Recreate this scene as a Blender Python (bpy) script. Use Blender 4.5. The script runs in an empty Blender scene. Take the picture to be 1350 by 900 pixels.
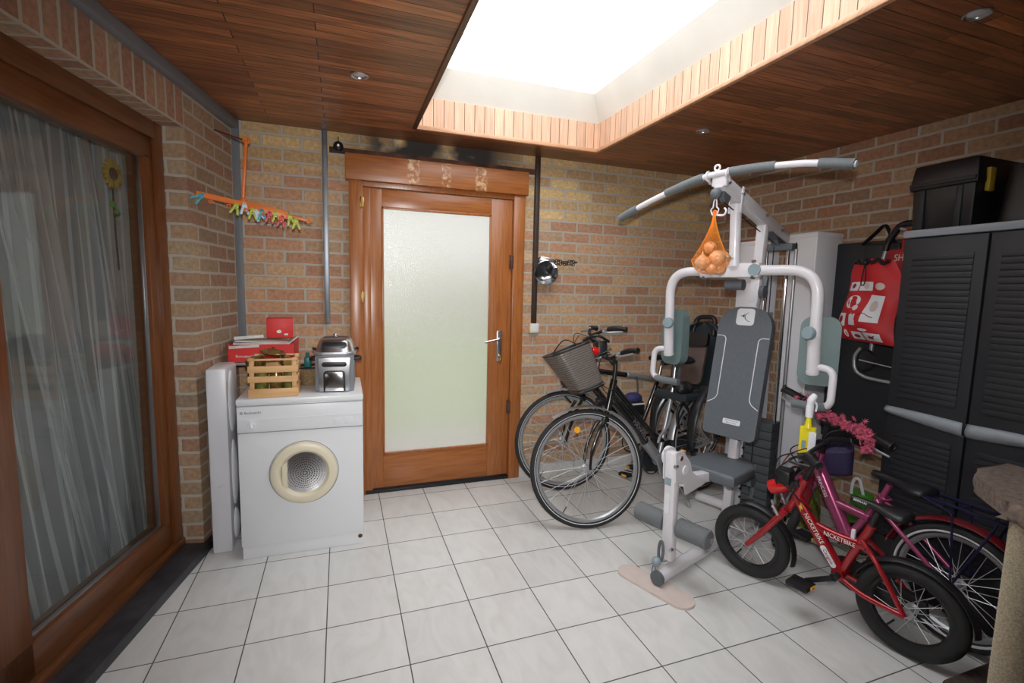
import bpy, bmesh, math, random
from mathutils import Vector, Matrix, Euler
random.seed(7)
S = bpy.context.scene
COL = S.collection
PI = math.pi
V = Vector
# ------------------------------------------------------------------ materials
def nodes(name):
    m = bpy.data.materials.new(name); m.use_nodes = True
    nt = m.node_tree; b = nt.nodes['Principled BSDF']
    return m, nt, b
def N(nt, t, **k):
    n = nt.nodes.new(t)
    for a, v in k.items():
        if a in n.inputs.keys(): n.inputs[a].default_value = v
        else: setattr(n, a, v)
    return n
def mat(name, c, rough=.5, metal=0., var=0., scale=20., bump=0., coat=0., spec=.5):
    m, nt, b = nodes(name)
    b.inputs['Roughness'].default_value = rough; b.inputs['Metallic'].default_value = metal
    b.inputs['Coat Weight'].default_value = coat; b.inputs['Specular IOR Level'].default_value = spec
    b.inputs['Base Color'].default_value = (*c, 1)
    if var or bump:
        tc = N(nt, 'ShaderNodeTexCoord'); no = N(nt, 'ShaderNodeTexNoise'); no.inputs['Scale'].default_value = scale
        no.inputs['Detail'].default_value = 5
        nt.links.new(tc.outputs['Object'], no.inputs['Vector'])
        if var:
            r = N(nt, 'ShaderNodeValToRGB')
            r.color_ramp.elements[0].position = .3; r.color_ramp.elements[1].position = .7
            r.color_ramp.elements[0].color = (*[max(0, x*(1-var)) for x in c], 1)
            r.color_ramp.elements[1].color = (*[min(1, x*(1+var)) for x in c], 1)
            nt.links.new(no.outputs['Fac'], r.inputs['Fac']); nt.links.new(r.outputs['Color'], b.inputs['Base Color'])
        if bump:
            bp = N(nt, 'ShaderNodeBump'); bp.inputs['Strength'].default_value = bump; bp.inputs['Distance'].default_value = .004
            nt.links.new(no.outputs['Fac'], bp.inputs['Height']); nt.links.new(bp.outputs['Normal'], b.inputs['Normal'])
    return m
def brick_mat(name, soldier=False, soot=False, tint=(1, 1, 1)):
    m, nt, b = nodes(name); L = nt.links.new
    tc = N(nt, 'ShaderNodeTexCoord'); sp = N(nt, 'ShaderNodeSeparateXYZ'); cb = N(nt, 'ShaderNodeCombineXYZ')
    L(tc.outputs['Object'], sp.inputs[0])
    ad = N(nt, 'ShaderNodeMath', operation='ADD')
    if soldier:
        L(sp.outputs['Z'], ad.inputs[0]); L(sp.outputs['Y'], ad.inputs[1])
        ad2 = N(nt, 'ShaderNodeMath', operation='SUBTRACT'); ad2.inputs[1].default_value = 2.139
        L(ad.outputs[0], ad2.inputs[0]); L(ad2.outputs[0], cb.inputs['X']); L(sp.outputs['X'], cb.inputs['Y'])
    else:
        L(sp.outputs['X'], ad.inputs[0]); L(sp.outputs['Y'], ad.inputs[1]); L(ad.outputs[0], cb.inputs['X']); L(sp.outputs['Z'], cb.inputs['Y'])
    # wobble the coordinates a little so the joints are hand laid
    nz = N(nt, 'ShaderNodeTexNoise'); nz.inputs['Scale'].default_value = 14; nz.inputs['Detail'].default_value = 4
    L(tc.outputs['Object'], nz.inputs['Vector'])
    vm = N(nt, 'ShaderNodeVectorMath', operation='MULTIPLY_ADD'); vm.inputs[1].default_value = (.009, .009, 0)
    L(nz.outputs['Color'], vm.inputs[0]); L(cb.outputs[0], vm.inputs[2])
    sb = N(nt, 'ShaderNodeVectorMath', operation='SUBTRACT'); sb.inputs[1].default_value = (.0045, .0045, 0)
    L(vm.outputs[0], sb.inputs[0])
    bk = N(nt, 'ShaderNodeTexBrick'); bk.inputs['Scale'].default_value = 1
    bk.inputs['Brick Width'].default_value = .2225; bk.inputs['Row Height'].default_value = .0766
    bk.inputs['Mortar Size'].default_value = .0080; bk.inputs['Mortar Smooth'].default_value = .15
    bk.inputs['Color1'].default_value = (0, 0, 0, 1); bk.inputs['Color2'].default_value = (1, 1, 1, 1); bk.inputs['Bias'].default_value = 0
    bk.offset = 0 if soldier else .5
    L(sb.outputs[0], bk.inputs['Vector'])
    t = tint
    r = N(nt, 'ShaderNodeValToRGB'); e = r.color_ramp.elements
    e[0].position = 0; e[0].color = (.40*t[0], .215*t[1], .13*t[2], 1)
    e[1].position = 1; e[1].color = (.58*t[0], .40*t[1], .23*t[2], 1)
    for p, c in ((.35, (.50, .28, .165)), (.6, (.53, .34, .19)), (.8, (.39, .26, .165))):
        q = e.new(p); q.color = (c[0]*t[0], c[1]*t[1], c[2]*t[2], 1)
    L(bk.outputs['Color'], r.inputs['Fac'])
    # yellower courses near the top of the wall
    mr = N(nt, 'ShaderNodeMapRange'); mr.inputs['From Min'].default_value = 2.100; mr.inputs['From Max'].default_value = 2.115
    gx = N(nt, 'ShaderNodeMath', operation='GREATER_THAN'); gx.inputs[1].default_value = .8; L(sp.outputs['X'], gx.inputs[0])
    gz = N(nt, 'ShaderNodeMath', operation='MULTIPLY_ADD'); gz.inputs[1].default_value = .185; L(gx.outputs[0], gz.inputs[0]); L(sp.outputs['Z'], gz.inputs[2]); L(gz.outputs[0], mr.inputs['Value'])
    r2 = N(nt, 'ShaderNodeValToRGB'); e2 = r2.color_ramp.elements
    e2[0].color = (.46, .30, .16, 1); e2[1].color = (.70, .50, .24, 1)
    L(bk.outputs['Color'], r2.inputs['Fac'])
    mx = N(nt, 'ShaderNodeMix', data_type='RGBA')
    if soot: L(mr.outputs[0], mx.inputs[0])
    else: mx.inputs[0].default_value = 0
    L(r.outputs[0], mx.inputs[6]); L(r2.outputs[0], mx.inputs[7])
    # mottling
    n2 = N(nt, 'ShaderNodeTexNoise'); n2.inputs['Scale'].default_value = 45; n2.inputs['Detail'].default_value = 6
    L(tc.outputs['Object'], n2.inputs['Vector'])
    mr2 = N(nt, 'ShaderNodeMapRange'); mr2.inputs['From Min'].default_value = .3; mr2.inputs['From Max'].default_value = .7
    mr2.inputs['To Min'].default_value = .78; mr2.inputs['To Max'].default_value = 1.2
    L(n2.outputs['Fac'], mr2.inputs['Value'])
    ml = N(nt, 'ShaderNodeMix', data_type='RGBA', blend_type='MULTIPLY'); ml.inputs[0].default_value = 1
    L(mx.outputs[2], ml.inputs[6]); L(mr2.outputs[0], ml.inputs[7])
    mo = N(nt, 'ShaderNodeMix', data_type='RGBA'); mo.inputs[7].default_value = (.50, .455, .385, 1)
    L(bk.outputs['Fac'], mo.inputs[0]); L(ml.outputs[2], mo.inputs[6])
    last = mo.outputs[2]
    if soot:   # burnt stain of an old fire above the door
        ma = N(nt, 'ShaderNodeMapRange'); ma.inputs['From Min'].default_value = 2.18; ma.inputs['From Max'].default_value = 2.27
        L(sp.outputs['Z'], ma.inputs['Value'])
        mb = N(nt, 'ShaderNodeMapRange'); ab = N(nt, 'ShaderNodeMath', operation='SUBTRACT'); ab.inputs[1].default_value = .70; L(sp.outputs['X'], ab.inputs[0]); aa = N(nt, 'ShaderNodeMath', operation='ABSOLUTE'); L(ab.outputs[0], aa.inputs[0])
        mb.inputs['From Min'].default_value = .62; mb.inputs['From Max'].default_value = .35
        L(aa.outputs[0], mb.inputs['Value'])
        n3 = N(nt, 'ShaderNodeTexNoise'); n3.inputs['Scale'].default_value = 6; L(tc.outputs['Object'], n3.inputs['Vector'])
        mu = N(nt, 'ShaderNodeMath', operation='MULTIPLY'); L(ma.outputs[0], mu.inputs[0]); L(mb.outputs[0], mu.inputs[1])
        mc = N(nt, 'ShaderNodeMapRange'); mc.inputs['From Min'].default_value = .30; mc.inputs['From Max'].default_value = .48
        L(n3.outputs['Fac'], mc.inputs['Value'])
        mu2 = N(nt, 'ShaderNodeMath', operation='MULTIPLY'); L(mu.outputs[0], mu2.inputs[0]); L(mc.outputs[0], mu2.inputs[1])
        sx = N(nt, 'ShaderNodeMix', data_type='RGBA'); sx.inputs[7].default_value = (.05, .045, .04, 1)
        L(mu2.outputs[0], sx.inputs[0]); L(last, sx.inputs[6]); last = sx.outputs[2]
    L(last, b.inputs['Base Color'])
    b.inputs['Roughness'].default_value = .9
    inv = N(nt, 'ShaderNodeMath', operation='SUBTRACT'); inv.inputs[0].default_value = 1; L(bk.outputs['Fac'], inv.inputs[1])
    mm = N(nt, 'ShaderNodeMath', operation='MULTIPLY_ADD'); mm.inputs[1].default_value = .35
    L(n2.outputs['Fac'], mm.inputs[0]); L(inv.outputs[0], mm.inputs[2])
    bp = N(nt, 'ShaderNodeBump'); bp.inputs['Strength'].default_value = .8; bp.inputs['Distance'].default_value = .006
    L(mm.outputs[0], bp.inputs['Height']); L(bp.outputs['Normal'], b.inputs['Normal'])
    return m
def tile_mat():
    m, nt, b = nodes('floor_tiles'); L = nt.links.new
    tc = N(nt, 'ShaderNodeTexCoord'); bk = N(nt, 'ShaderNodeTexBrick'); bk.offset = 0
    for k, v in (('Scale', 1), ('Brick Width', .3), ('Row Height', .3), ('Mortar Size', .0024), ('Mortar Smooth', .1)): bk.inputs[k].default_value = v
    bk.inputs['Color1'].default_value = (0, 0, 0, 1); bk.inputs['Color2'].default_value = (1, 1, 1, 1)
    L(tc.outputs['Object'], bk.inputs['Vector'])
    mp = N(nt, 'ShaderNodeMapping'); mp.inputs['Scale'].default_value = (9, 3.5, 1); mp.inputs['Rotation'].default_value = (0, 0, .5)
    L(tc.outputs['Object'], mp.inputs['Vector'])
    n = N(nt, 'ShaderNodeTexNoise'); n.inputs['Scale'].default_value = 1.2; n.inputs['Detail'].default_value = 7; n.inputs['Distortion'].default_value = 1.5
    L(mp.outputs[0], n.inputs['Vector'])
    r = N(nt, 'ShaderNodeValToRGB'); e = r.color_ramp.elements
    e[0].position = .3; e[0].color = (.68, .68, .665, 1); e[1].position = .62; e[1].color = (.75, .75, .74, 1)
    L(n.outputs['Fac'], r.inputs['Fac'])
    mr = N(nt, 'ShaderNodeMapRange'); mr.inputs['To Min'].default_value = .95; mr.inputs['To Max'].default_value = 1.03
    L(bk.outputs['Color'], mr.inputs['Value'])
    ml = N(nt, 'ShaderNodeMix', data_type='RGBA', blend_type='MULTIPLY'); ml.inputs[0].default_value = 1
    L(r.outputs[0], ml.inputs[6]); L(mr.outputs[0], ml.inputs[7])
    mo = N(nt, 'ShaderNodeMix', data_type='RGBA'); mo.inputs[7].default_value = (.10, .095, .085, 1)
    L(bk.outputs['Fac'], mo.inputs[0]); L(ml.outputs[2], mo.inputs[6]); L(mo.outputs[2], b.inputs['Base Color'])
    mr3 = N(nt, 'ShaderNodeMapRange'); mr3.inputs['To Min'].default_value = .3; mr3.inputs['To Max'].default_value = .9
    L(bk.outputs['Fac'], mr3.inputs['Value']); L(mr3.outputs[0], b.inputs['Roughness'])
    bp = N(nt, 'ShaderNodeBump', invert=True); bp.inputs['Strength'].default_value = .5; bp.inputs['Distance'].default_value = .002
    L(bk.outputs['Fac'], bp.inputs['Height']); L(bp.outputs['Normal'], b.inputs['Normal'])
    return m
def wood_mat(name, c0, c1, plank=None, along='X', rough=.35, stretch=14, dark=None, coat=.2, pv=.36):
    """grain stretched along one axis; plank=(length,width) draws tongue and groove joints"""
    m, nt, b = nodes(name); L = nt.links.new
    tc = N(nt, 'ShaderNodeTexCoord'); sp = N(nt, 'ShaderNodeSeparateXYZ'); L(tc.outputs['Object'], sp.inputs[0])
    cb = N(nt, 'ShaderNodeCombineXYZ')
    ax = {'X': ('X', 'Y', 'Z'), 'Y': ('Y', 'X', 'Z'), 'Z': ('Z', 'X', 'Y')}[along]
    L(sp.outputs[ax[0]], cb.inputs['X'])
    ad = N(nt, 'ShaderNodeMath', operation='ADD'); L(sp.outputs[ax[1]], ad.inputs[0])
    if along == 'Z' or plank is None: L(sp.outputs[ax[2]], ad.inputs[1])
    else: ad.inputs[1].default_value = 0
    L(ad.outputs[0], cb.inputs['Y'])
    fac = None
    off = None
    if plank:
        bk = N(nt, 'ShaderNodeTexBrick'); bk.offset = .37
        for k, v in (('Scale', 1), ('Brick Width', plank[0]), ('Row Height', plank[1]), ('Mortar Size', .0022), ('Mortar Smooth', .3)): bk.inputs[k].default_value = v
        bk.inputs['Color1'].default_value = (0, 0, 0, 1); bk.inputs['Color2'].default_value = (1, 1, 1, 1)
        L(cb.outputs[0], bk.inputs['Vector']); fac = bk.outputs['Fac']; off = bk.outputs['Color']
    mp = N(nt, 'ShaderNodeMapping'); mp.inputs['Scale'].default_value = (2.2, 2.2*stretch, 2.2*stretch)
    L(cb.outputs[0], mp.inputs['Vector'])
    n = N(nt, 'ShaderNodeTexNoise'); n.inputs['Detail'].default_value = 6; n.inputs['Scale'].default_value = 2; n.inputs['Distortion'].default_value = .6
    if off:
        va = N(nt, 'ShaderNodeVectorMath', operation='MULTIPLY_ADD'); va.inputs[1].default_value = (31, 17, 9)
        L(off, va.inputs[0]); L(mp.outputs[0], va.inputs[2]); L(va.outputs[0], n.inputs['Vector'])
    else: L(mp.outputs[0], n.inputs['Vector'])
    r = N(nt, 'ShaderNodeValToRGB'); e = r.color_ramp.elements
    e[0].position = .3; e[0].color = (*c0, 1); e[1].position = .7; e[1].color = (*c1, 1)
    L(n.outputs['Fac'], r.inputs['Fac']); last = r.outputs[0]
    if plank:
        mr = N(nt, 'ShaderNodeMapRange'); mr.inputs['To Min'].default_value = 1-pv; mr.inputs['To Max'].default_value = 1+pv
        L(off, mr.inputs['Value'])
        ml = N(nt, 'ShaderNodeMix', data_type='RGBA', blend_type='MULTIPLY'); ml.inputs[0].default_value = 1
        L(last, ml.inputs[6]); L(mr.outputs[0], ml.inputs[7])
        mo = N(nt, 'ShaderNodeMix', data_type='RGBA'); mo.inputs[7].default_value = (*(dark or (.01, .006, .004)), 1)
        L(fac, mo.inputs[0]); L(ml.outputs[2], mo.inputs[6]); last = mo.outputs[2]
        bp = N(nt, 'ShaderNodeBump', invert=True); bp.inputs['Strength'].default_value = .6; bp.inputs['Distance'].default_value = .003
        L(fac, bp.inputs['Height']); L(bp.outputs['Normal'], b.inputs['Normal'])
    L(last, b.inputs['Base Color']); b.inputs['Roughness'].default_value = rough; b.inputs['Coat Weight'].default_value = coat
    b.inputs['Coat Roughness'].default_value = .3
    return m
def glass_mat(name, rough=0., frosted=False, tint=(1, 1, 1)):
    m, nt, b = nodes(name); L = nt.links.new
    out = nt.nodes['Material Output']
    if not frosted:
        # thin clear sheet: see through plus a mirror reflection that grows at grazing angles
        tr = N(nt, 'ShaderNodeBsdfTransparent'); tr.inputs[0].default_value = (*tint, 1)
        gl = N(nt, 'ShaderNodeBsdfGlossy'); gl.inputs['Roughness'].default_value = .0; gl.inputs[0].default_value = (1, 1, 1, 1)
        fr = N(nt, 'ShaderNodeFresnel'); fr.inputs[0].default_value = 1.5
        ge = N(nt, 'ShaderNodeNewGeometry'); mf = N(nt, 'ShaderNodeMath', operation='SUBTRACT', use_clamp=True); L(fr.outputs[0], mf.inputs[0]); L(ge.outputs['Backfacing'], mf.inputs[1])
        mx = N(nt, 'ShaderNodeMixShader'); L(mf.outputs[0], mx.inputs[0]); L(tr.outputs[0], mx.inputs[1]); L(gl.outputs[0], mx.inputs[2])
        L(mx.outputs[0], out.inputs[0]); return m
    tl = N(nt, 'ShaderNodeBsdfTranslucent'); tl.inputs[0].default_value = (.50, .49, .48, 1)
    rf = N(nt, 'ShaderNodeBsdfRefraction'); rf.inputs['Roughness'].default_value = .75; rf.inputs['IOR'].default_value = 1.10
    rf.inputs[0].default_value = (.62, .605, .59, 1)
    tc = N(nt, 'ShaderNodeTexCoord'); no = N(nt, 'ShaderNodeTexNoise'); no.inputs['Scale'].default_value = 160; no.inputs['Detail'].default_value = 2
    L(tc.outputs['Object'], no.inputs['Vector'])
    bp = N(nt, 'ShaderNodeBump'); bp.inputs['Strength'].default_value = .5; bp.inputs['Distance'].default_value = .003
    L(no.outputs['Fac'], bp.inputs['Height'])
    for s in (tl, rf): L(bp.outputs['Normal'], s.inputs['Normal'])
    mx = N(nt, 'ShaderNodeMixShader'); mx.inputs[0].default_value = .6; L(tl.outputs[0], mx.inputs[1]); L(rf.outputs[0], mx.inputs[2])
    gl = N(nt, 'ShaderNodeBsdfGlossy'); gl.inputs['Roughness'].default_value = .12; L(bp.outputs['Normal'], gl.inputs['Normal'])
    m2 = N(nt, 'ShaderNodeMixShader'); m2.inputs[0].default_value = .05; L(mx.outputs[0], m2.inputs[1]); L(gl.outputs[0], m2.inputs[2])
    L(m2.outputs[0], out.inputs[0]); return m
def dome_mat():
    m, nt, b = nodes('opal_acrylic'); L = nt.links.new
    tl = N(nt, 'ShaderNodeBsdfTranslucent'); tl.inputs[0].default_value = (.97, .98, 1, 1)
    tr = N(nt, 'ShaderNodeBsdfTransparent')
    mx = N(nt, 'ShaderNodeMixShader'); mx.inputs[0].default_value = .6; L(tl.outputs[0], mx.inputs[1]); L(tr.outputs[0], mx.inputs[2])
    L(mx.outputs[0], nt.nodes['Material Output'].inputs[0]); return m
def curtain_mat():
    m, nt, b = nodes('striped_voile'); L = nt.links.new
    uv = N(nt, 'ShaderNodeUVMap'); sp = N(nt, 'ShaderNodeSeparateXYZ'); L(uv.outputs[0], sp.inputs[0])
    w = N(nt, 'ShaderNodeMath', operation='MULTIPLY'); w.inputs[1].default_value = 36; L(sp.outputs['X'], w.inputs[0])
    fr = N(nt, 'ShaderNodeMath', operation='FRACT'); L(w.outputs[0], fr.inputs[0])
    gt = N(nt, 'ShaderNodeMath', operation='GREATER_THAN'); gt.inputs[1].default_value = .72; L(fr.outputs[0], gt.inputs[0])
    mr = N(nt, 'ShaderNodeMapRange'); mr.inputs['To Min'].default_value = .45; mr.inputs['To Max'].default_value = .95; L(gt.outputs[0], mr.inputs['Value'])
    tl = N(nt, 'ShaderNodeBsdfTranslucent'); tl.inputs[0].default_value = (.75, .77, .78, 1)
    df = N(nt, 'ShaderNodeBsdfDiffuse'); df.inputs[0].default_value = (.75, .77, .78, 1)
    m1 = N(nt, 'ShaderNodeMixShader'); m1.inputs[0].default_value = .7; L(tl.outputs[0], m1.inputs[1]); L(df.outputs[0], m1.inputs[2])
    tr = N(nt, 'ShaderNodeBsdfTransparent')
    m2 = N(nt, 'ShaderNodeMixShader'); L(mr.outputs[0], m2.inputs[0]); L(tr.outputs[0], m2.inputs[1]); L(m1.outputs[0], m2.inputs[2])
    L(m2.outputs[0], nt.nodes['Material Output'].inputs[0]); return m
def head_board_mat():
    m = wood_mat('stained_head_board', (.30, .092, .022), (.46, .165, .043), None, 'X', .35, 18); nt = m.node_tree; L = nt.links.new
    b = nt.nodes['Principled BSDF']; old = b.inputs['Base Color'].links[0].from_socket
    tc = N(nt, 'ShaderNodeTexCoord'); sp = N(nt, 'ShaderNodeSeparateXYZ'); L(tc.outputs['Object'], sp.inputs[0]); last = None
    for c, w_ in ((.53, .045), (.745, .035), (.985, .045)):
        a = N(nt, 'ShaderNodeMath', operation='SUBTRACT'); a.inputs[1].default_value = c; L(sp.outputs['X'], a.inputs[0])
        q = N(nt, 'ShaderNodeMath', operation='ABSOLUTE'); L(a.outputs[0], q.inputs[0])
        r = N(nt, 'ShaderNodeMapRange'); r.inputs['From Min'].default_value = w_; r.inputs['From Max'].default_value = w_*.7; L(q.outputs[0], r.inputs['Value'])
        if last is None: last = r.outputs[0]
        else:
            x = N(nt, 'ShaderNodeMath', operation='MAXIMUM'); L(last, x.inputs[0]); L(r.outputs[0], x.inputs[1]); last = x.outputs[0]
    n = N(nt, 'ShaderNodeTexNoise'); n.inputs['Scale'].default_value = 38; n.inputs['Detail'].default_value = 5; L(tc.outputs['Object'], n.inputs['Vector'])
    g = N(nt, 'ShaderNodeMapRange'); g.inputs['From Min'].default_value = .44; g.inputs['From Max'].default_value = .62; L(n.outputs['Fac'], g.inputs['Value'])
    u = N(nt, 'ShaderNodeMath', operation='MULTIPLY'); L(last, u.inputs[0]); L(g.outputs[0], u.inputs[1])
    x = N(nt, 'ShaderNodeMix', data_type='RGBA'); x.inputs[7].default_value = (.72, .50, .30, 1); L(u.outputs[0], x.inputs[0]); L(old, x.inputs[6]); L(x.outputs[2], b.inputs['Base Color'])
    return m
M = dict(headb=head_board_mat(),
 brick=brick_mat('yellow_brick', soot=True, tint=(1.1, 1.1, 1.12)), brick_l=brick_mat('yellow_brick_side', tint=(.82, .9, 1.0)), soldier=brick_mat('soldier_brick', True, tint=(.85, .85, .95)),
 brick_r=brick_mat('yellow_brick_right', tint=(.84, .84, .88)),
 tile=tile_mat(),
 ceil=wood_mat('ceiling_planks', (.15, .047, .017), (.43, .155, .056), (.83, .062), 'X', .38),
 boards=wood_mat('bleached_boards', (.62, .36, .23), (.78, .52, .37), (5., .064), 'Z', .55, coat=0, dark=(.12, .05, .02), pv=.12),
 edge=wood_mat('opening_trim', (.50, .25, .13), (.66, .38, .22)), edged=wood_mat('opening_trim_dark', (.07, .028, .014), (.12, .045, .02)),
 door=wood_mat('varnished_meranti', (.30, .092, .022), (.46, .165, .043), None, 'Z', .3, 18),
 doorh=wood_mat('varnished_meranti_rail', (.30, .092, .022), (.46, .165, .043), None, 'X', .3, 18),
 slide=wood_mat('sliding_door_wood', (.11, .036, .010), (.19, .064, .018), None, 'X', .3, 14),
 slidev=wood_mat('sliding_door_stile', (.14, .044, .012), (.22, .072, .020), None, 'Z', .3, 14),
 frost=glass_mat('hammered_glass', frosted=True), glass=glass_mat('clear_glass', tint=(.86, .88, .88)), dome=dome_mat(), curtain=curtain_mat(),
 upstand=mat('grp_upstand', (.80, .78, .72), .5, var=.05, scale=3), stone=mat('bluestone', (.035, .036, .045), .45, var=.5, scale=12, bump=.3),
 white=mat('white_enamel', (.80, .82, .85), .3, var=.02, scale=3), white2=mat('white_plastic', (.78, .79, .84), .35), cream=mat('cream_plastic', (.80, .73, .56), .35),
 whitegym=mat('lilac_white_paint', (.74, .72, .76), .3, coat=.3), gymgrey=mat('gym_vinyl', (.115, .130, .147), .5, var=.06, scale=60, bump=.1),
 foam=mat('grey_foam', (.15, .165, .175), .75, var=.08, scale=80, bump=.2), padgreen=mat('grey_green_pad', (.14, .205, .205), .5),
 knob=mat('blue_grey_plastic', (.26, .34, .38), .4), black=mat('black_plastic', (.012, .012, .014), .4), rubber=mat('tyre_rubber', (.02, .02, .021), .75, bump=.3, scale=150),
 blackg=mat('black_gloss_paint', (.012, .012, .013), .18, coat=.6), steel=mat('brushed_steel', (.55, .55, .57), .3, 1.),
 spoke=mat('spoke_wire', (.62, .62, .64), .35, .35), chrome=mat('chrome', (.75, .75, .77), .12, 1.),
 alu=mat('silver_paint', (.42, .43, .45), .35, .6), grey=mat('mid_grey_plastic', (.22, .24, .27), .4), dgrey=mat('charcoal_plastic', (.019, .021, .026), .5, var=.1, scale=4),
 lgrey=mat('light_grey_plastic', (.30, .33, .37), .4), reflect=mat('reflective_tape', (.9, .9, .92), .25, .3), galv=mat('galvanised', (.26, .28, .31), .4, .8, var=.15, scale=8),
 ducts=mat('grey_duct', (.20, .22, .245), .5), brown=mat('dark_brown_duct', (.045, .028, .02), .5), rust=mat('rusty_steel', (.10, .045, .03), .85, var=.6, scale=10, bump=.4),
 orange=mat('orange_plastic', (.85, .22, .04), .4), red=mat('red_card', (.72, .03, .03), .5), redp=mat('red_metallic_paint', (.38, .009, .016), .25, .3, coat=.8),
 pinkp=mat('pink_metallic_paint', (.42, .075, .19), .25, .4, coat=.8), redf=mat('dark_red_fender', (.20, .012, .02), .3, coat=.5), redcloth=mat('red_nylon', (.55, .018, .025), .55, var=.12, scale=10, bump=.3),
 redcloth2=mat('dark_red_nylon', (.32, .015, .02), .6, var=.1, scale=10), paper=mat('paper', (.72, .71, .66), .7, var=.12, scale=30), paperb=mat('blue_grey_paper', (.42, .47, .58), .6, var=.1, scale=20),
 crate=wood_mat('pine_crate', (.62, .33, .13), (.80, .50, .24), None, 'X', .5, 8, coat=0), bronze=mat('bronze_glass', (.20, .13, .04), .25, .3, var=.5, scale=40), olive=mat('olive_stuff', (.16, .17, .03), .6, var=.6, scale=50),
 wicker=mat('wicker', (.30, .20, .10), .7, var=.4, scale=120, bump=.6), teal=mat('teal_plastic', (.01, .16, .15), .4),
 onion=mat('onion_skin', (.74, .36, .17), .3, var=.3, scale=25), net=mat('orange_net', (.95, .33, .04), .5), tan=mat('beige_plate', (.66, .56, .52), .6, var=.04),
 weights=mat('dark_weight_plate', (.07, .08, .09), .5), yellow=mat('yellow_plastic', (.85, .72, .02), .3), ochre=mat('ochre_latch', (.42, .30, .02), .4), amber=mat('amber_reflector', (.95, .45, .02), .2, coat=.5),
 redlens=mat('red_lens', (.6, .01, .01), .15, coat=.6), purple=mat('purple_mesh', (.055, .04, .12), .6, var=.2, scale=60), navy=mat('navy_cloth', (.03, .03, .12), .7), green=mat('green_plastic', (.10, .32, .04), .5),
 plush=mat('brown_plush', (.20, .15, .125), .95, var=.3, scale=60, bump=.9), sisal=mat('sisal_rope', (.52, .45, .33), .9, var=.3, scale=140, bump=.8), basep=mat('dark_brown_plush', (.06, .042, .035), .95, var=.3, scale=60, bump=.7),
 seatb=mat('brown_seat_cushion', (.11, .075, .065), .8, var=.15, scale=20), darkteal=mat('dark_slate_shell', (.022, .032, .038), .45), basket=mat('taupe_woven_basket', (.13, .105, .09), .7, var=.15, scale=60, bump=.4),
 pinkfl=mat('pink_petals', (.85, .13, .22), .6, var=.6, scale=70), spray=mat('white_trigger', (.85, .87, .92), .35), brass=mat('brass', (.6, .42, .15), .3, 1.),
 grass=mat('lawn_grass', (.24, .34, .13), .9, var=.35, scale=6), render=mat('garden_render', (.60, .58, .54), .9), paving=mat('grey_paving', (.42, .41, .38), .9, var=.1, scale=5),
 room=mat('next_room_plaster', (.50, .49, .46), .9), room_f=mat('next_room_floor', (.10, .08, .06), .5), sunfl=mat('sunflower_petals', (.45, .32, .03), .7), stem=mat('dark_green_stem', (.03, .05, .02), .7),
 stain=mat('water_stain', (.62, .42, .26), .6, var=.4, scale=30), lens=mat('spot_lens', (.5, .5, .52), .2, coat=.4), blueblk=mat('dark_blue_paint', (.02, .02, .07), .3, .4), textw=mat('white_lettering', (.82, .80, .76), .5), texty=mat('yellow_graphic', (.75, .5, .05), .4),
 lbl=mat('label_film', (.78, .80, .84), .4), peg_t=mat('turquoise_peg', (.05, .40, .50), .4), peg_g=mat('lime_peg', (.50, .58, .06), .4), peg_r=mat('red_peg', (.65, .06, .08), .4), peg_w=mat('pale_blue_peg', (.62, .75, .85), .4),
)
# ------------------------------------------------------------------ mesh builder
def frame_from(d):
    d = d.normalized(); a = V((0, 0, 1)) if abs(d.z) < .9 else V((1, 0, 0))
    x = a.cross(d).normalized(); y = d.cross(x); return x, y
def rrect(w, h, r, n=6):
    rs = r if isinstance(r, (list, tuple)) else [r]*4    # tr, tl, bl, br
    pts = []
    for k, (sx, sy) in enumerate(((1, 1), (-1, 1), (-1, -1), (1, -1))):
        rr = rs[k]; cx, cy = sx*(w/2-rr), sy*(h/2-rr)
        for i in range(n+1):
            a = (k + i/n)*PI/2; pts.append((cx+rr*math.cos(a), cy+rr*math.sin(a)))
    return pts
def smooth(pts, n=8, closed=False):
    P = [V(p) for p in pts]; out = []; m = len(P)
    rng = range(m if closed else m-1)
    for i in rng:
        g = lambda k: P[k % m] if closed else P[max(0, min(m-1, k))]
        a, b, c, d = g(i-1), g(i), g(i+1), g(i+2)
        for j in range(n):
            t = j/n
            out.append(.5*((2*b)+(-a+c)*t+(2*a-5*b+4*c-d)*t*t+(-a+3*b-3*c+d)*t**3))
    if not closed: out.append(P[-1])
    return out
def fillet(pts, r, n=6):
    P = [V(p) for p in pts]; out = [P[0]]
    for i in range(1, len(P)-1):
        a, b, c = P[i-1], P[i], P[i+1]
        u = (a-b); w = (c-b); rr = min(r, u.length*.49, w.length*.49)
        p, q = b+u.normalized()*rr, b+w.normalized()*rr
        for j in range(n+1):
            t = j/n; out.append((1-t)**2*p+2*t*(1-t)*b+t*t*q)
    out.append(P[-1]); return out
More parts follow.
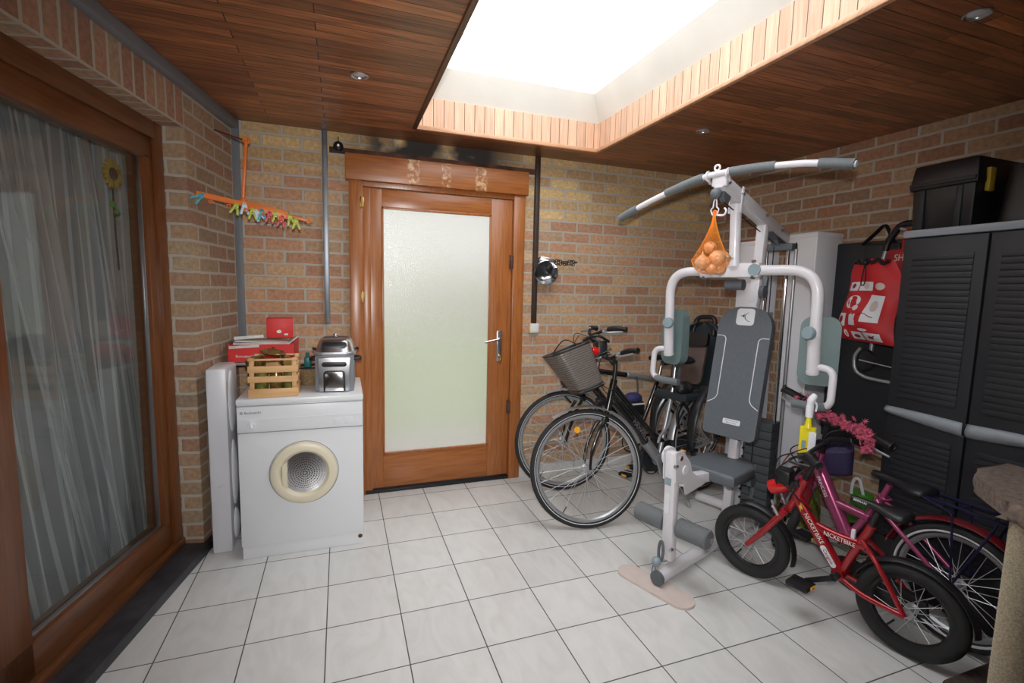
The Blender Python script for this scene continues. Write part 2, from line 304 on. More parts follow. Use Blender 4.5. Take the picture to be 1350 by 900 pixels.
class B:
    def __init__(s): s.bm = bmesh.new(); s.uv = None
    def box(s, x0, x1, y0, y1, z0, z1, bev=0, seg=2, mtx=None):
        r = bmesh.ops.create_cube(s.bm, size=1)['verts']
        for v in r: v.co = V(((x0+x1)/2+v.co.x*(x1-x0), (y0+y1)/2+v.co.y*(y1-y0), (z0+z1)/2+v.co.z*(z1-z0)))
        if bev:
            es = list({e for v in r for e in v.link_edges})
            r = bmesh.ops.bevel(s.bm, geom=es, offset=bev, segments=seg, affect='EDGES', profile=.5)['verts']
        if mtx is not None:
            done = set(r); bmesh.ops.transform(s.bm, matrix=mtx, verts=list({v for v in r if v.is_valid}))
        return s
    def obox(s, c, size, rot=(0, 0, 0), bev=0):
        m = Matrix.Translation(V(c)) @ (rot if isinstance(rot, Matrix) else Euler(rot).to_matrix().to_4x4())
        t = B(); t.box(-size[0]/2, size[0]/2, -size[1]/2, size[1]/2, -size[2]/2, size[2]/2, bev); return s.merge(t, m)
    def merge(s, t, m=Matrix()):
        me = bpy.data.meshes.new('t'); t.bm.to_mesh(me); me.transform(m); s.bm.from_mesh(me); bpy.data.meshes.remove(me); t.bm.free(); return s
    def bar(s, p0, p1, w, h, upv=(0, 0, 1), bev=.003):
        p0, p1 = V(p0), V(p1); d = (p1-p0); z = d.normalized(); x = V(upv).cross(z).normalized(); y = z.cross(x)
        m = Matrix((x, y, z)).transposed().to_4x4(); m.translation = (p0+p1)/2
        t = B(); t.box(-w/2, w/2, -h/2, h/2, -d.length/2, d.length/2, bev); return s.merge(t, m)
    def tube(s, pts, r, seg=10, closed=False, caps=True, flat=1.):
        P = [V(p) for p in pts]; n = len(P); bm = s.bm; rings = []; x = None
        for i in range(n):
            if closed: d = P[(i+1) % n]-P[i-1]
            else: d = P[min(i+1, n-1)]-P[max(i-1, 0)]
            if d.length < 1e-9: d = V((0, 0, 1))
            d.normalize()
            if x is None: x, y = frame_from(d)
            else: x = (x-d*x.dot(d)).normalized(); y = d.cross(x)
            rr = r[i] if isinstance(r, (list, tuple)) else r
            rings.append([bm.verts.new(P[i]+rr*(math.cos(2*PI*k/seg)*x+flat*math.sin(2*PI*k/seg)*y)) for k in range(seg)])
        m = n if closed else n-1
        for i in range(m):
            a, b = rings[i], rings[(i+1) % n]
            for k in range(seg):
                try: bm.faces.new((a[k], a[(k+1) % seg], b[(k+1) % seg], b[k]))
                except ValueError: pass
        if caps and not closed:
            bm.faces.new(rings[0][::-1]); bm.faces.new(rings[-1])
        return s
    def cyl(s, p0, p1, r, r1=None, seg=20): return s.tube([p0, p1], [r, r if r1 is None else r1], seg)
    def torus(s, c, axis, R, r, seg=48, rs=10, a0=0, a1=2*PI, flat=None, sweep=None):
        c = V(c); ax = V(axis).normalized(); x, y = frame_from(ax)
        if sweep: x, y = V(sweep[0]), V(sweep[1])
        cl = abs(a1-a0-2*PI) < 1e-6
        ring = []
        for i in range(seg + (0 if cl else 1)):
            a = a0+(a1-a0)*i/seg; rad = math.cos(a)*x+math.sin(a)*y
            if flat: row = [c+rad*(R+fr)+ax*fa for fr, fa in flat]
            else: row = [c+rad*(R+r*math.cos(2*PI*k/rs))+ax*r*math.sin(2*PI*k/rs) for k in range(rs)]
            ring.append([s.bm.verts.new(p) for p in row])
        m = len(ring); q = len(ring[0])
        for i in range(m if cl else m-1):
            a, b = ring[i], ring[(i+1) % m]
            for k in range(q): s.bm.faces.new((a[k], b[k], b[(k+1) % q], a[(k+1) % q]))
        if not cl: s.bm.faces.new(ring[0]); s.bm.faces.new(ring[-1][::-1])
        return s
    def lathe(s, prof, p=(0, 0, 0), axis=(0, 0, 1), seg=32, scale=(1, 1)):
        p = V(p); ax = V(axis).normalized(); x, y = frame_from(ax); rings = []
        for r, h in prof:
            if r < 1e-6: rings.append([s.bm.verts.new(p+ax*h)])
            else: rings.append([s.bm.verts.new(p+ax*h+r*(scale[0]*math.cos(2*PI*k/seg)*x+scale[1]*math.sin(2*PI*k/seg)*y)) for k in range(seg)])
        for a, b in zip(rings, rings[1:]):
            for k in range(seg):
                k2 = (k+1) % seg
                if len(a) == 1 and len(b) == 1: continue
                if len(a) == 1: s.bm.faces.new((a[0], b[k2], b[k]))
                elif len(b) == 1: s.bm.faces.new((a[k], a[k2], b[0]))
                else: s.bm.faces.new((a[k], a[k2], b[k2], b[k]))
        return s
    def prism(s, poly, d0, d1, m=Matrix(), bev=0, seg=3):
        """poly in local xy, extruded along local z from d0 to d1"""
        t = B(); bm = t.bm
        a = [bm.verts.new((x, y, d0)) for x, y in poly]; b = [bm.verts.new((x, y, d1)) for x, y in poly]; n = len(poly)
        fa = bm.faces.new(a[::-1]); fb = bm.faces.new(b)
        for k in range(n): bm.faces.new((a[k], a[(k+1) % n], b[(k+1) % n], b[k]))
        if bev:
            es = list(fa.edges)+list(fb.edges); bmesh.ops.bevel(bm, geom=es, offset=bev, segments=seg, affect='EDGES', profile=.5)
        return s.merge(t, m)
    def sphere(s, c, r, sc=(1, 1, 1), u=16, v=10):
        m = Matrix.Translation(V(c)) @ Matrix.Diagonal((r*sc[0], r*sc[1], r*sc[2], 1))
        bmesh.ops.create_uvsphere(s.bm, u_segments=u, v_segments=v, radius=1, matrix=m); return s
    def grid(s, f, nu, nv, uv=False, closeu=False):
        vs = [[s.bm.verts.new(f(i/nu, j/nv)) for j in range(nv+1)] for i in range(nu+(0 if closeu else 1))]
        L = s.bm.loops.layers.uv.verify() if uv else None
        for i in range(nu):
            for j in range(nv):
                i2 = (i+1) % len(vs)
                fc = s.bm.faces.new((vs[i][j], vs[i2][j], vs[i2][j+1], vs[i][j+1]))
                if uv:
                    for lp, (a, b) in zip(fc.loops, ((i, j), (i+1, j), (i+1, j+1), (i, j+1))): lp[L].uv = (a/nu, b/nv)
        return s
    def build(s, name, m, parent=None, mtx=None, ang=38, flat=False):
        me = bpy.data.meshes.new(name); bmesh.ops.recalc_face_normals(s.bm, faces=s.bm.faces)
        s.bm.to_mesh(me); s.bm.free()
        me.materials.append(M[m] if isinstance(m, str) else m)
        if not flat:
            me.polygons.foreach_set('use_smooth', [True]*len(me.polygons)); me.set_sharp_from_angle(angle=math.radians(ang))
        o = bpy.data.objects.new(name, me); COL.objects.link(o)
        if parent is not None: o.parent = parent
        if mtx is not None: o.matrix_local = mtx
        return o
def tag(o, label=None, cat=None, group=None, kind=None):
    for k, v in (('label', label), ('category', cat), ('group', group), ('kind', kind)):
        if v: o[k] = v
    return o
def empty(name, loc=(0, 0, 0), rz=0, label=None, cat=None, group=None, mtx=None):
    o = bpy.data.objects.new(name, None); COL.objects.link(o); o.empty_display_size = .05
    if mtx is not None: o.matrix_world = mtx
    else: o.location = loc; o.rotation_euler = (0, 0, rz)
    return tag(o, label, cat, group)
def copy_tree(o, parent=None):
    c = o.copy(); COL.objects.link(c); c.parent = parent
    for ch in [x for x in bpy.data.objects if x.parent == o]: copy_tree(ch, c)
    return c
def text(name, s, size, m, parent, mtx, depth=.0006, sx=1.):
    cu = bpy.data.curves.new(name, 'FONT'); cu.body = s; cu.size = size; cu.extrude = depth; cu.align_x = 'CENTER'; cu.align_y = 'CENTER'
    t = bpy.data.objects.new(name+'_c', cu); COL.objects.link(t)
    dg = bpy.context.evaluated_depsgraph_get(); me = bpy.data.meshes.new_from_object(t.evaluated_get(dg)); bpy.data.objects.remove(t)
    me.materials.clear(); me.materials.append(M[m]); me.transform(Matrix.Diagonal((sx, 1, 1, 1)))
    o = bpy.data.objects.new(name, me); COL.objects.link(o); o.parent = parent; o.matrix_local = mtx; return o
def basis(x, y, z, p):
    m = Matrix((V(x), V(y), V(z))).transposed().to_4x4(); m.translation = V(p); return m
FRONT = lambda p: basis((1, 0, 0), (0, 0, 1), (0, -1, 0), p)      # plane facing -y, local x right, local y up
# ------------------------------------------------------------------ camera
cam = bpy.data.cameras.new('camera'); co = bpy.data.objects.new('camera', cam); COL.objects.link(co)
C0 = V((.0734, -3.1843, 1.4010))
yaw, pit, rol = .342812, .106334, .022654
fwd = V((math.sin(yaw)*math.cos(pit), math.cos(yaw)*math.cos(pit), -math.sin(pit)))
rgt = V((math.cos(yaw), -math.sin(yaw), 0)); upv = rgt.cross(fwd)
r2 = math.cos(rol)*rgt+math.sin(rol)*upv; u2 = -math.sin(rol)*rgt+math.cos(rol)*upv
co.matrix_world = basis(r2, u2, -fwd, C0)
cam.sensor_width = 36; cam.lens = 635.07/1350*36; cam.clip_start = .02
S.camera = co
# ------------------------------------------------------------------ room shell
H = 2.355; YB = .135
LW = basis((-math.sin(math.atan(.19)), -math.cos(math.atan(.19)), 0), (math.cos(math.atan(.19)), -math.sin(math.atan(.19)), 0), (0, 0, 1), (-.52, YB, 0))
bb = math.atan(.06)
RW = basis((math.sin(bb), -math.cos(bb), 0), (math.cos(bb), math.sin(bb), 0), (0, 0, 1), (3.03, YB, 0))
st = lambda o: tag(o, kind='structure')
b = B(); b.box(-1.9, 4.2, -5.2, .40, -.08, 0); st(b.build('floor', 'tile', flat=True))
b = B(); b.box(-.9, .135, YB, YB+.28, 0, 2.9); b.box(1.318, 3.4, YB, YB+.28, 0, 2.9); b.box(.135, 1.318, YB, YB+.28, 2.13, 2.9)
st(b.build('wall_back', 'brick', flat=True))
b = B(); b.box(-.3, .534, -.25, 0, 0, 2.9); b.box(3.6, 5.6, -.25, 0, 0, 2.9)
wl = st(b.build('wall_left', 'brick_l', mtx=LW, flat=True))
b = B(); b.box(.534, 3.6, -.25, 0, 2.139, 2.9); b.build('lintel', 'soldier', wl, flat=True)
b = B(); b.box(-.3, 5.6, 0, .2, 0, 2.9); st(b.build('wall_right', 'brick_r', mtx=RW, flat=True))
b = B(); b.box(-2.4, 4.2, -5.3, -5.1, 0, 2.9); st(b.build('wall_front', 'room', flat=True))
SX0, SX1, SY0, SY1 = .512, 1.735, -2.75, -.168
b = B()
q = .014; b.box(-2.2, SX0-q, -5.3, .42, H, H+.05); b.box(SX1+q, 4., -5.3, .42, H, H+.05); b.box(SX0-q, SX1+q, SY1+q, .42, H, H+.05); b.box(SX0-q, SX1+q, -5.3, SY0-q, H, H+.05)
st(b.build('ceiling', 'ceil', flat=True))
b = B(); b.box(-2.2, SX0-.03, -5.3, .5, 2.9, 2.95); b.box(SX1+.03, 4., -5.3, .5, 2.9, 2.95); b.box(SX0-.03, SX1+.03, SY1+.03, .5, 2.9, 2.95); b.box(SX0-.03, SX1+.03, -5.3, SY0-.03, 2.9, 2.95)
st(b.build('ceiling', 'render', flat=True))
# ceiling opening: boarding, trim, upstand, dome
b = B(); t = .015
b.box(SX0-t, SX0, SY0, SY1, H-.002, 2.53); b.box(SX1, SX1+t, SY0, SY1, H-.002, 2.53)
b.box(SX0-t, SX1+t, SY1, SY1+t, H-.002, 2.53); b.box(SX0-t, SX1+t, SY0-t, SY0, H-.002, 2.53)
tr1 = st(b.build('trim_1', 'boards', flat=True))
t = .018
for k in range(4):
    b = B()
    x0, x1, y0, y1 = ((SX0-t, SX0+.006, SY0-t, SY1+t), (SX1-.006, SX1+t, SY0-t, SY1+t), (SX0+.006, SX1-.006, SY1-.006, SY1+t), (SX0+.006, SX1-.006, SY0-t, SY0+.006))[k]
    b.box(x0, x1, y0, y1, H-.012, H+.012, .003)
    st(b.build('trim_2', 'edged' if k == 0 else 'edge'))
wn = st(empty('window_2'))
b = B(); q0 = [(SX0-.01, SY0-.01), (SX1+.01, SY0-.01), (SX1+.01, SY1+.01), (SX0-.01, SY1+.01)]
i = .085; q1 = [(SX0+i, SY0+i), (SX1-i, SY0+i), (SX1-i, SY1-i), (SX0+i, SY1-i)]
def ringbox(b, qa, za, qb, zb):
    A = [b.bm.verts.new((*p, za)) for p in qa]; Bv = [b.bm.verts.new((*p, zb)) for p in qb]
    for k in range(4): b.bm.faces.new((A[k], A[(k+1) % 4], Bv[(k+1) % 4], Bv[k]))
    return A, Bv
ringbox(b, q0, 2.53, q1, 2.68)
o_ = [(SX0-.03, SY0-.03), (SX1+.03, SY0-.03), (SX1+.03, SY1+.03), (SX0-.03, SY1+.03)]
ringbox(b, o_, 2.53, o_, 3.0); ringbox(b, q0, 2.53, o_, 2.53)
i2 = .075; q2 = [(SX0+i2, SY0+i2), (SX1-i2, SY0+i2), (SX1-i2, SY1-i2), (SX0+i2, SY1-i2)]
ringbox(b, q1, 2.68, q1, 2.71); ringbox(b, q1, 2.71, o_, 2.72)
b.build('upstand_frame', 'upstand', wn, flat=True)
b = B(); cx, cy = (SX0+SX1)/2, (SY0+SY1)/2
b.grid(lambda u, v: V((SX0+i+(SX1-SX0-2*i)*u, SY0+i+(SY1-SY0-2*i)*v, 2.705+.16*(1-(2*u-1)**4)*(1-(2*v-1)**4))), 24, 32)
b.build('acrylic_dome', 'dome', wn)
# spotlights in the ceiling
def spot(x, y, label):
    r = empty('ceiling_spotlight', (x, y, H), 0, label, 'ceiling light', 'recessed spotlights in the plank ceiling')
    b = B(); b.lathe([(.040, 0), (.041, -.004), (.036, -.007), (.030, -.004), (.028, .002)]); b.build('trim_ring', 'steel', r)
    b = B(); b.lathe([(0, -.004), (.015, -.004), (.027, -.001), (.028, .0)]); b.build('lens', 'lens', r)
spot(.169, -.775, 'recessed chrome spotlight in the planks left of the skylight')
spot(2.09, -.782, 'recessed spotlight above the exercise machine lat bar')
spot(2.096, -2.077, 'recessed spotlight in the planks at the top right, above the dark cabinet')
# skirting
b = B(); b.box(1.318, 3.03, YB-.008, YB+.01, 0, .066, .002); st(b.build('baseboard_back', 'tile', flat=True))
# grey duct along left wall top and down the corner
b = B(); b.box(.0, 3.6, 0, .045, H-.05, H, .004); b.box(-.045, 0.0, -.0, .045, .96, H, .004)
tag(b.build('cable_trunking', 'ducts', mtx=LW), 'grey cable trunking running along the left wall top and down the corner', 'cable duct')
# ------------------------------------------------------------------ left sliding door (wall frame s,n,z)
dl = st(empty('door_2', mtx=LW))
FN = -.10
def fr(b, s0, s1, n0, n1, z0, z1, bev=.004): b.box(s0, s1, n0, n1, z0, z1, bev)
b = B(); fr(b, .50, .60, FN-.10, FN, .045, 2.17); fr(b, .60, .668, FN-.09, FN-.012, .19, 1.98); fr(b, 1.45, 1.60, FN-.09, FN-.012, .05, 2.0)
fr(b, 1.60, 1.68, FN-.12, FN-.06, .05, 2.0); fr(b, 3.45, 3.6, FN-.10, FN, .05, 2.13)
b.build('stile', 'slidev', dl)
b = B(); fr(b, .60, 3.6, FN-.10, FN, 2.06, 2.17); fr(b, .60, 1.60, FN-.09, FN-.012, 1.962, 2.06); fr(b, 1.60, 3.5, FN-.12, FN-.06, 1.97, 2.06)
b.build('top_rail', 'slide', dl)
b = B(); fr(b, .53, 3.6, FN-.10, FN+.012, .045, .085); fr(b, .60, 1.60, FN-.09, FN-.012, .085, .210); fr(b, 1.60, 3.5, FN-.12, FN-.06, .085, .20)
b.build('bottom_rail', 'slide', dl)
b = B(); b.box(.66, 1.47, FN-.045, FN-.039, .20, 1.97); b.box(1.67, 3.46, FN-.095, FN-.089, .19, 1.98); b.build('glass_pane', 'glass', dl, flat=True)
b = B(); b.box(.664, .672, FN-.05, FN-.03, .20, 1.965, .002); b.box(.66, 1.46, FN-.05, FN-.03, .208, .216, .002); b.build('glazing_bead', 'steel', dl)
b = B(); b.box(.45, 3.6, -.25, .028, 0, .048, .004); st(b.build('trim_3', 'stone', mtx=LW))
# the room behind the glass
b = B(); b.box(-.6, 5.6, -3.2, -3.1, 0, 2.9); b.box(-.7, -.6, -3.2, -.2, 0, 2.9); b.box(5.6, 5.7, -3.2, -.2, 0, 2.9); st(b.build('wall_beyond', 'room', mtx=LW, flat=True))
b = B(); b.box(-.7, 5.7, -3.2, -.25, -.08, 0.0); st(b.build('floor_beyond', 'room_f', mtx=LW, flat=True))
b = B(); b.box(-.7, 5.7, -3.2, -.2, 2.5, 2.6); st(b.build('ceiling_beyond', 'room', mtx=LW, flat=True))
def curtain(s0t, s1t, s0b, s1b, label, ph, zb=.10):
    b = B()
    def f(u, v):
        z = 2.12+(zb-2.12)*v; s = (s0t+(s1t-s0t)*u)*(1-v)+(s0b+(s1b-s0b)*u)*v + .012*math.sin(ph+v*5+u*9)
        return V((s, -.30+.028*math.sin(u*52+ph+1.2*math.sin(v*3))*(.6+.6*v)+.015*math.sin(u*17+v*4), z))
    b.grid(f, 260, 24, uv=True)
    tag(b.build('curtain', 'curtain', mtx=LW), label, 'curtain', 'striped voile curtains behind the sliding door')
curtain(.52, 1.30, .40, .95, 'striped grey voile curtain swept to the right behind the sliding door glass', 0)
curtain(1.02, 2.4, .80, 2.5, 'striped grey voile curtain hanging straight behind the left edge of the sliding door', 2)
# sunflower ornament hanging inside the pane
sf = empty('artificial_sunflower', mtx=LW @ Matrix.Translation((.77, -.185, 0)), label='artificial sunflower on a dark stem hanging inside the sliding door glass', cat='artificial flower')
b = B()
for k in range(16):
    a = 2*PI*k/16; m = Matrix.Translation((0, 0, 1.86)) @ Matrix.Rotation(a, 4, 'Y') @ Matrix.Translation((.042, 0, 0))
    t_ = B(); t_.sphere((0, 0, 0), 1, (.026, .003, .010), 8, 6); b.merge(t_, m)
b.build('petals', 'sunfl', sf)
b = B(); b.sphere((0, .004, 1.86), .026, (1, .35, 1)); b.build('flower_centre', 'brown', sf)
b = B(); b.tube(smooth([(0, 0, 1.835), (.005, 0, 1.70), (-.004, 0, 1.45)]), .004, 6); b.build('stem', 'stem', sf)
b = B(); b.sphere((.012, 0, 1.73), .022, (1, .3, .6)); b.sphere((-.012, 0, 1.70), .022, (1, .3, .6)); b.build('leaves', 'green', sf)
# ------------------------------------------------------------------ back door
db = st(empty('door_1'))
b = B(); b.box(.132, .215, .085, YB+.2, 0, 2.12, .004); b.box(1.235, 1.320, .085, YB+.2, 0, 2.12, .004); b.box(.215, 1.235, .10, YB+.2, 2.035, 2.12, .004); b.build('door_frame', 'door', db)
b = B(); b.box(.112, 1.332, .06, YB, 2.065, 2.222, .004); b.build('head_board', 'headb', db)
b = B(); b.box(.222, .335, .112, .155, .03, 2.03, .003); b.box(1.075, 1.232, .112, .155, .03, 2.03, .003); b.box(.215, .262, .100, .125, .02, 2.03, .003); b.build('stile', 'door', db)
b = B(); b.box(.335, 1.075, .114, .154, 1.915, 2.03, .002); b.box(.335, 1.075, .114, .154, .03, .268, .002); b.build('door_rail', 'doorh', db)
b = B(); 
for x0, x1, z0, z1 in ((.333, .345, .262, 1.92), (1.065, 1.077, .262, 1.92), (.333, 1.077, 1.905, 1.92), (.333, 1.077, .262, .277)): b.box(x0, x1, .106, .122, z0, z1, .002)
b.build('glazing_bead', 'door', db)
b = B(); b.box(.34, 1.07, .132, .134, .266, 1.916); b.build('glass_pane', 'frost', db, flat=True)
b = B(); b.box(.215, 1.235, .09, YB+.26, 0, .022, .003); b.build('threshold', 'black', db)
hp = B(); hp.box(1.131, 1.171, .104, .113, .885, 1.108, .003); hp = hp.build('handle_plate', 'steel', db)
b = B(); b.tube(fillet([(1.150, .108, 1.052), (1.150, .062, 1.052), (1.030, .058, 1.030)], .02), .009, 12); b.build('lever', 'chrome', hp)
b = B(); b.cyl((1.154, .104, .925), (1.154, .085, .925), .010); b.box(1.151, 1.157, .070, .087, .915, .932); b.sphere((1.156, .078, .902), .014, (.9, .3, 1)); b.box(1.148, 1.153, .075, .078, .862, .90); b.build('keys', 'brass', hp)
for z in (1.60, .545):
    b = B(); b.box(1.216, 1.246, .092, .112, z-.05, z+.05, .002); b.cyl((1.236, .090, z-.045), (1.236, .090, z+.045), .006); b.build('hinge', 'rust', db)
for z in (1.935, 1.335):
    b = B(); b.cyl((.208, .082, z-.035), (.208, .082, z+.035), .006); b.box(.198, .222, .082, .088, z-.03, z+.03, .001); b.build('hinge', 'brass', db)
b = B(); b.box(.02, 1.435, .118, YB+.02, 2.228, 2.262, .002); tag(b.build('steel_lintel', 'rust'), 'rusty dark steel beam above the wooden door', 'beam')
# metal strips and small wall things
b = B(); b.box(-.022, .010, .105, YB, 1.165, H, .002); tag(b.build('wall_rail', 'galv'), 'vertical galvanised metal strip on the brick wall left of the wooden door', 'metal strip')
b = B(); b.box(1.402, 1.434, .100, YB, 1.16, H, .002); tag(b.build('cable_duct', 'brown'), 'vertical dark brown cable duct on the brick wall right of the wooden door', 'cable duct')
sk = empty('wall_socket', (1.420, YB, 1.125), 0, 'cream switch box under the brown cable duct, right of the door', 'switch')
b = B(); b.box(-.036, .036, -.035, 0, -.036, .036, .005); b.build('socket_body', 'cream', sk)
b = B(); b.box(-.016, .030, -.042, -.034, -.028, .028, .004); b.build('rocker', 'white2', sk)
pl = empty('wall_pulley', (.074, YB, 2.262), 0, 'small black round pulley on the brick wall above the door left corner', 'pulley')
b = B(); b.lathe([(0, .060), (.012, .060), (.024, .052), (.030, .040), (.030, .02), (.02, .012), (.012, 0)], axis=(0, -1, 0)); b.build('wheel', 'black', pl)
b = B(); b.cyl((0, -.03, .02), (0, -.03, .06), .003); b.build('cord', 'black', pl); b = B(); b.lathe([(0, .063), (.007, .063), (.008, .058)], axis=(0, -1, 0), seg=16); b.build('hub', 'steel', pl)
lm = empty('clamp_lamp', (1.505, YB, 1.545), 0, 'round chrome clamp lamp hanging beside the brown cable duct', 'lamp'); lm.scale = (1.45, 1.2, 1.45)
b = B(); b.lathe([(0, .03), (.02, .034), (.045, .060), (.058, .085), (.060, .084), (.048, .055), (.022, .025), (0, .02)], axis=(-.25, -1, -.1)); b.build('reflector', 'chrome', lm)
b = B(); b.sphere((.022, -.075, -.012), .024, (.6, .5, 1)); b.cyl((0, -.06, 0), (0, 0, .02), .012); b.build('bulb', 'black', lm)
b = B(); b.bar((.02, -.07, .052), (-.045, -.05, .062), .02, .02); b.cyl((-.04, -.05, .055), (-.04, 0, .055), .013); b.build('clamp', 'steel', lm)
b = B()
for k in range(11): b.torus((.03+.012*k, -.055+.003*(k % 2), .050+.004*math.sin(k)), (0, 1, .5) if k % 2 else (0, .5, 1), .007, .0022, 12, 6)
for k in range(10): b.torus((.03+.012*k, -.050, .038+.003*math.sin(k*2)), (0, 1, .5) if k % 2 else (0, .5, 1), .007, .0022, 12, 6)
b.build('chain', 'black', lm)
# ------------------------------------------------------------------ orange hanger with pegs
rk = empty('peg_hanger', (0, 0, 0), 0, 'orange plastic clothes hanger rail with pegs in the left brick corner', 'clothes hanger')
hub = V((-.395, -.30, 1.812)); eL = V((-.580, -.42, 1.83)); eR = V((-.085, -.29, 1.750)); top = V((-.371, -.30, 2.115))
b = B(); b.tube([V((-.57, -.06, 2.235)), top+V((0, 0, .015))], .005, 8); b.build('wall_rod', 'redf', rk)
b = B(); b.bar(top+V((0, 0, .02)), hub+V((0, 0, .03)), .022, .014); b.torus(top+V((0, 0, .02)), (0, 1, 0), .013, .006, 20, 8); b.sphere(hub+V((0, 0, .015)), .022, (1, .8, 1)); b.build('drop_arm', 'orange', rk)
b = B(); b.bar(eL, hub, .020, .026); b.bar(hub, hub.lerp(eR, .68), .026, .040); b.bar(hub.lerp(eR, .68), eR, .012, .014); b.torus(eR, (0, 1, 0), .010, .004, 16, 6)
for k in range(6): p = eL.lerp(eR, .12+.15*k); b.torus(p-V((0, 0, .022)), (0, 1, 0), .008, .003, 12, 6)
b.build('cross_rail', 'orange', rk)
def peg(p, m, rz, tilt, label):
    r = empty('clothes_peg', p, 0, label, 'clothes peg', 'plastic pegs clipped on the orange hanger'); r.rotation_euler = (0, tilt, rz); r.scale = (1.2, 1.2, 1.2)
    for s in (-1, 1):
        b = B(); b.bar((s*.001, 0, .012), (s*.006, 0, -.010), .010, .007, (0, 1, 0), .001); b.bar((s*.006, 0, -.010), (s*.015, 0, -.038), .010, .006, (0, 1, 0), .001); b.build('jaw', m, r)
    b = B(); b.torus((0, 0, -.008), (0, 1, 0), .006, .0015, 14, 6); b.build('spring', 'steel', r)
T_ = {'t': 'peg_t', 'g': 'peg_g', 'r': 'peg_r', 'w': 'peg_w'}
for (f, dz, c, tl, lb) in ((.05, 0, 't', .9, 'turquoise peg alone at the left end of the orange hanger'), (.33, -.01, 'g', .3, 'lime green peg second from the left end of the orange hanger'),
    (.40, .0, 'w', 0, 'pale blue peg open beside the orange hanger drop arm'), (.47, -.016, 'g', 0, 'lime green peg just right of the orange hanger drop arm, lower row'), (.51, -.018, 'w', -.5, 'pale blue peg hanging lowest, right of the orange drop arm'),
    (.56, -.01, 't', 0, 'turquoise peg in the middle of the right orange arm'), (.63, -.012, 'r', .1, 'red peg high on the right orange arm beside the turquoise peg'), (.69, -.0, 'g', 0, 'lime green peg between the two red pegs'),
    (.745, -.018, 'r', .2, 'red peg hanging lower on the right orange arm'), (.82, .0, 'g', -.2, 'yellow green peg high near the right end of the orange hanger'), (.88, -.012, 'g', 0, 'yellow green peg hanging lowest near the right end of the hanger')):
    f2 = f; p = eL.lerp(hub, f2/.385) if f2 < .385 else hub.lerp(eR, (f2-.385)/.615)
    peg(p+V((0, -.016, dz-.006)), T_[c], .1, tl, lb)
# ------------------------------------------------------------------ dryer
dr = empty('tumble_dryer', (-.118, -.30, 0), math.radians(-.5), 'white front loading tumble dryer with cream porthole left of the wooden door', 'dryer')
W2 = .297; D2 = .255; HT = .835
b = B(); b.box(-W2, W2, -D2, D2, .07, HT-.028, .006); b.box(-W2+.004, W2-.004, -D2+.008, D2, .0, .07, .004); b.build('body', 'white', dr)
b = B(); b.box(-W2-.002, W2+.002, -D2-.006, D2, HT-.03, HT, .006); b.build('top_panel', 'white', dr)
b = B(); b.box(-W2+.001, W2-.001, -D2-.005, -D2+.01, HT-.168, HT-.036, .003); b.box(-W2+.004, W2-.004, -D2-.007, -D2, HT-.104, HT-.100); cp = b.build('control_panel', 'white', dr)
b = B(); b.lathe([(.0, .018), (.014, .017), (.016, .004), (.016, 0)], (-.232, -D2-.005, HT-.130), (0, -1, 0)); b.box(-.235, -.229, -D2-.030, -D2-.02, HT-.142, HT-.118, .001); b.build('timer_knob', 'white2', cp)
text('lettering', 'Bauknecht', .018, 'galv', cp, FRONT((-.225, -D2-.0056, HT-.068)))
b = B(); b.torus((-.275, -D2-.006, HT-.068), (0, 1, 0), .005, .0015, 16, 6); b.build('logo_ring', 'galv', cp)
for z in (.034, .102, .170):
    b = B(); b.box(-W2+.001, W2-.001, -D2-.0066, -D2, HT-z-.0008, HT-z+.0008); b.build('seam', 'lgrey', cp, flat=True)
for k in range(2):
    b = B(); b.box(.150+k*.055, .190+k*.055, -D2-.0058, -D2-.004, HT-.155, HT-.115, .001); b.build('button', 'white2', cp)
pc = (.005, .438)
b = B(); b.lathe([(.107, .004), (.112, .014), (.122, .024), (.142, .026), (.158, .018), (.163, .004), (.163, -.01)], (pc[0], -D2, pc[1]), (0, -1, 0), 64); dd = b.build('porthole_door', 'cream', dr)
b = B(); b.prism([(-.104, -.05), (-.080, -.07), (-.080, .07), (-.104, .05)], .008, .024, FRONT((pc[0], -D2, pc[1])), .003); b.build('door_grip', 'cream', dd)
b = B(); b.torus((pc[0], -D2, pc[1]), (0, 1, 0), .166, .0016, 64, 6); b.build('door_gap', 'grey', dr)
b = B(); b.lathe([(0, .015), (.05, .012), (.108, .006), (.112, .002)], (pc[0]+.004, -D2, pc[1]), (0, -1, 0), 48); dm = b.build('drum_window', 'chrome', dd)
b = B()
for rr in range(1, 10):
    n = rr*7
    for k in range(n):
        a = 2*PI*k/n+rr*.4; R_ = .0118*rr-.002
        h = .0155-.010*(R_/.1)**1.2
        b.lathe([(0, h+.0012), (.0033, h+.001), (.0036, h-.002)], (pc[0]+.004+R_*math.cos(a), -D2, pc[1]+R_*math.sin(a)), (0, -1, 0), 8)
b.build('drum_holes', 'black', dm, flat=True)
b = B(); b.lathe([(0, .0), (.006, .001), (.012, 0)], (W2-.02, -D2+.0075, .045), (0, -1, 0), 10); b.build('rust_mark', 'rust', dr)
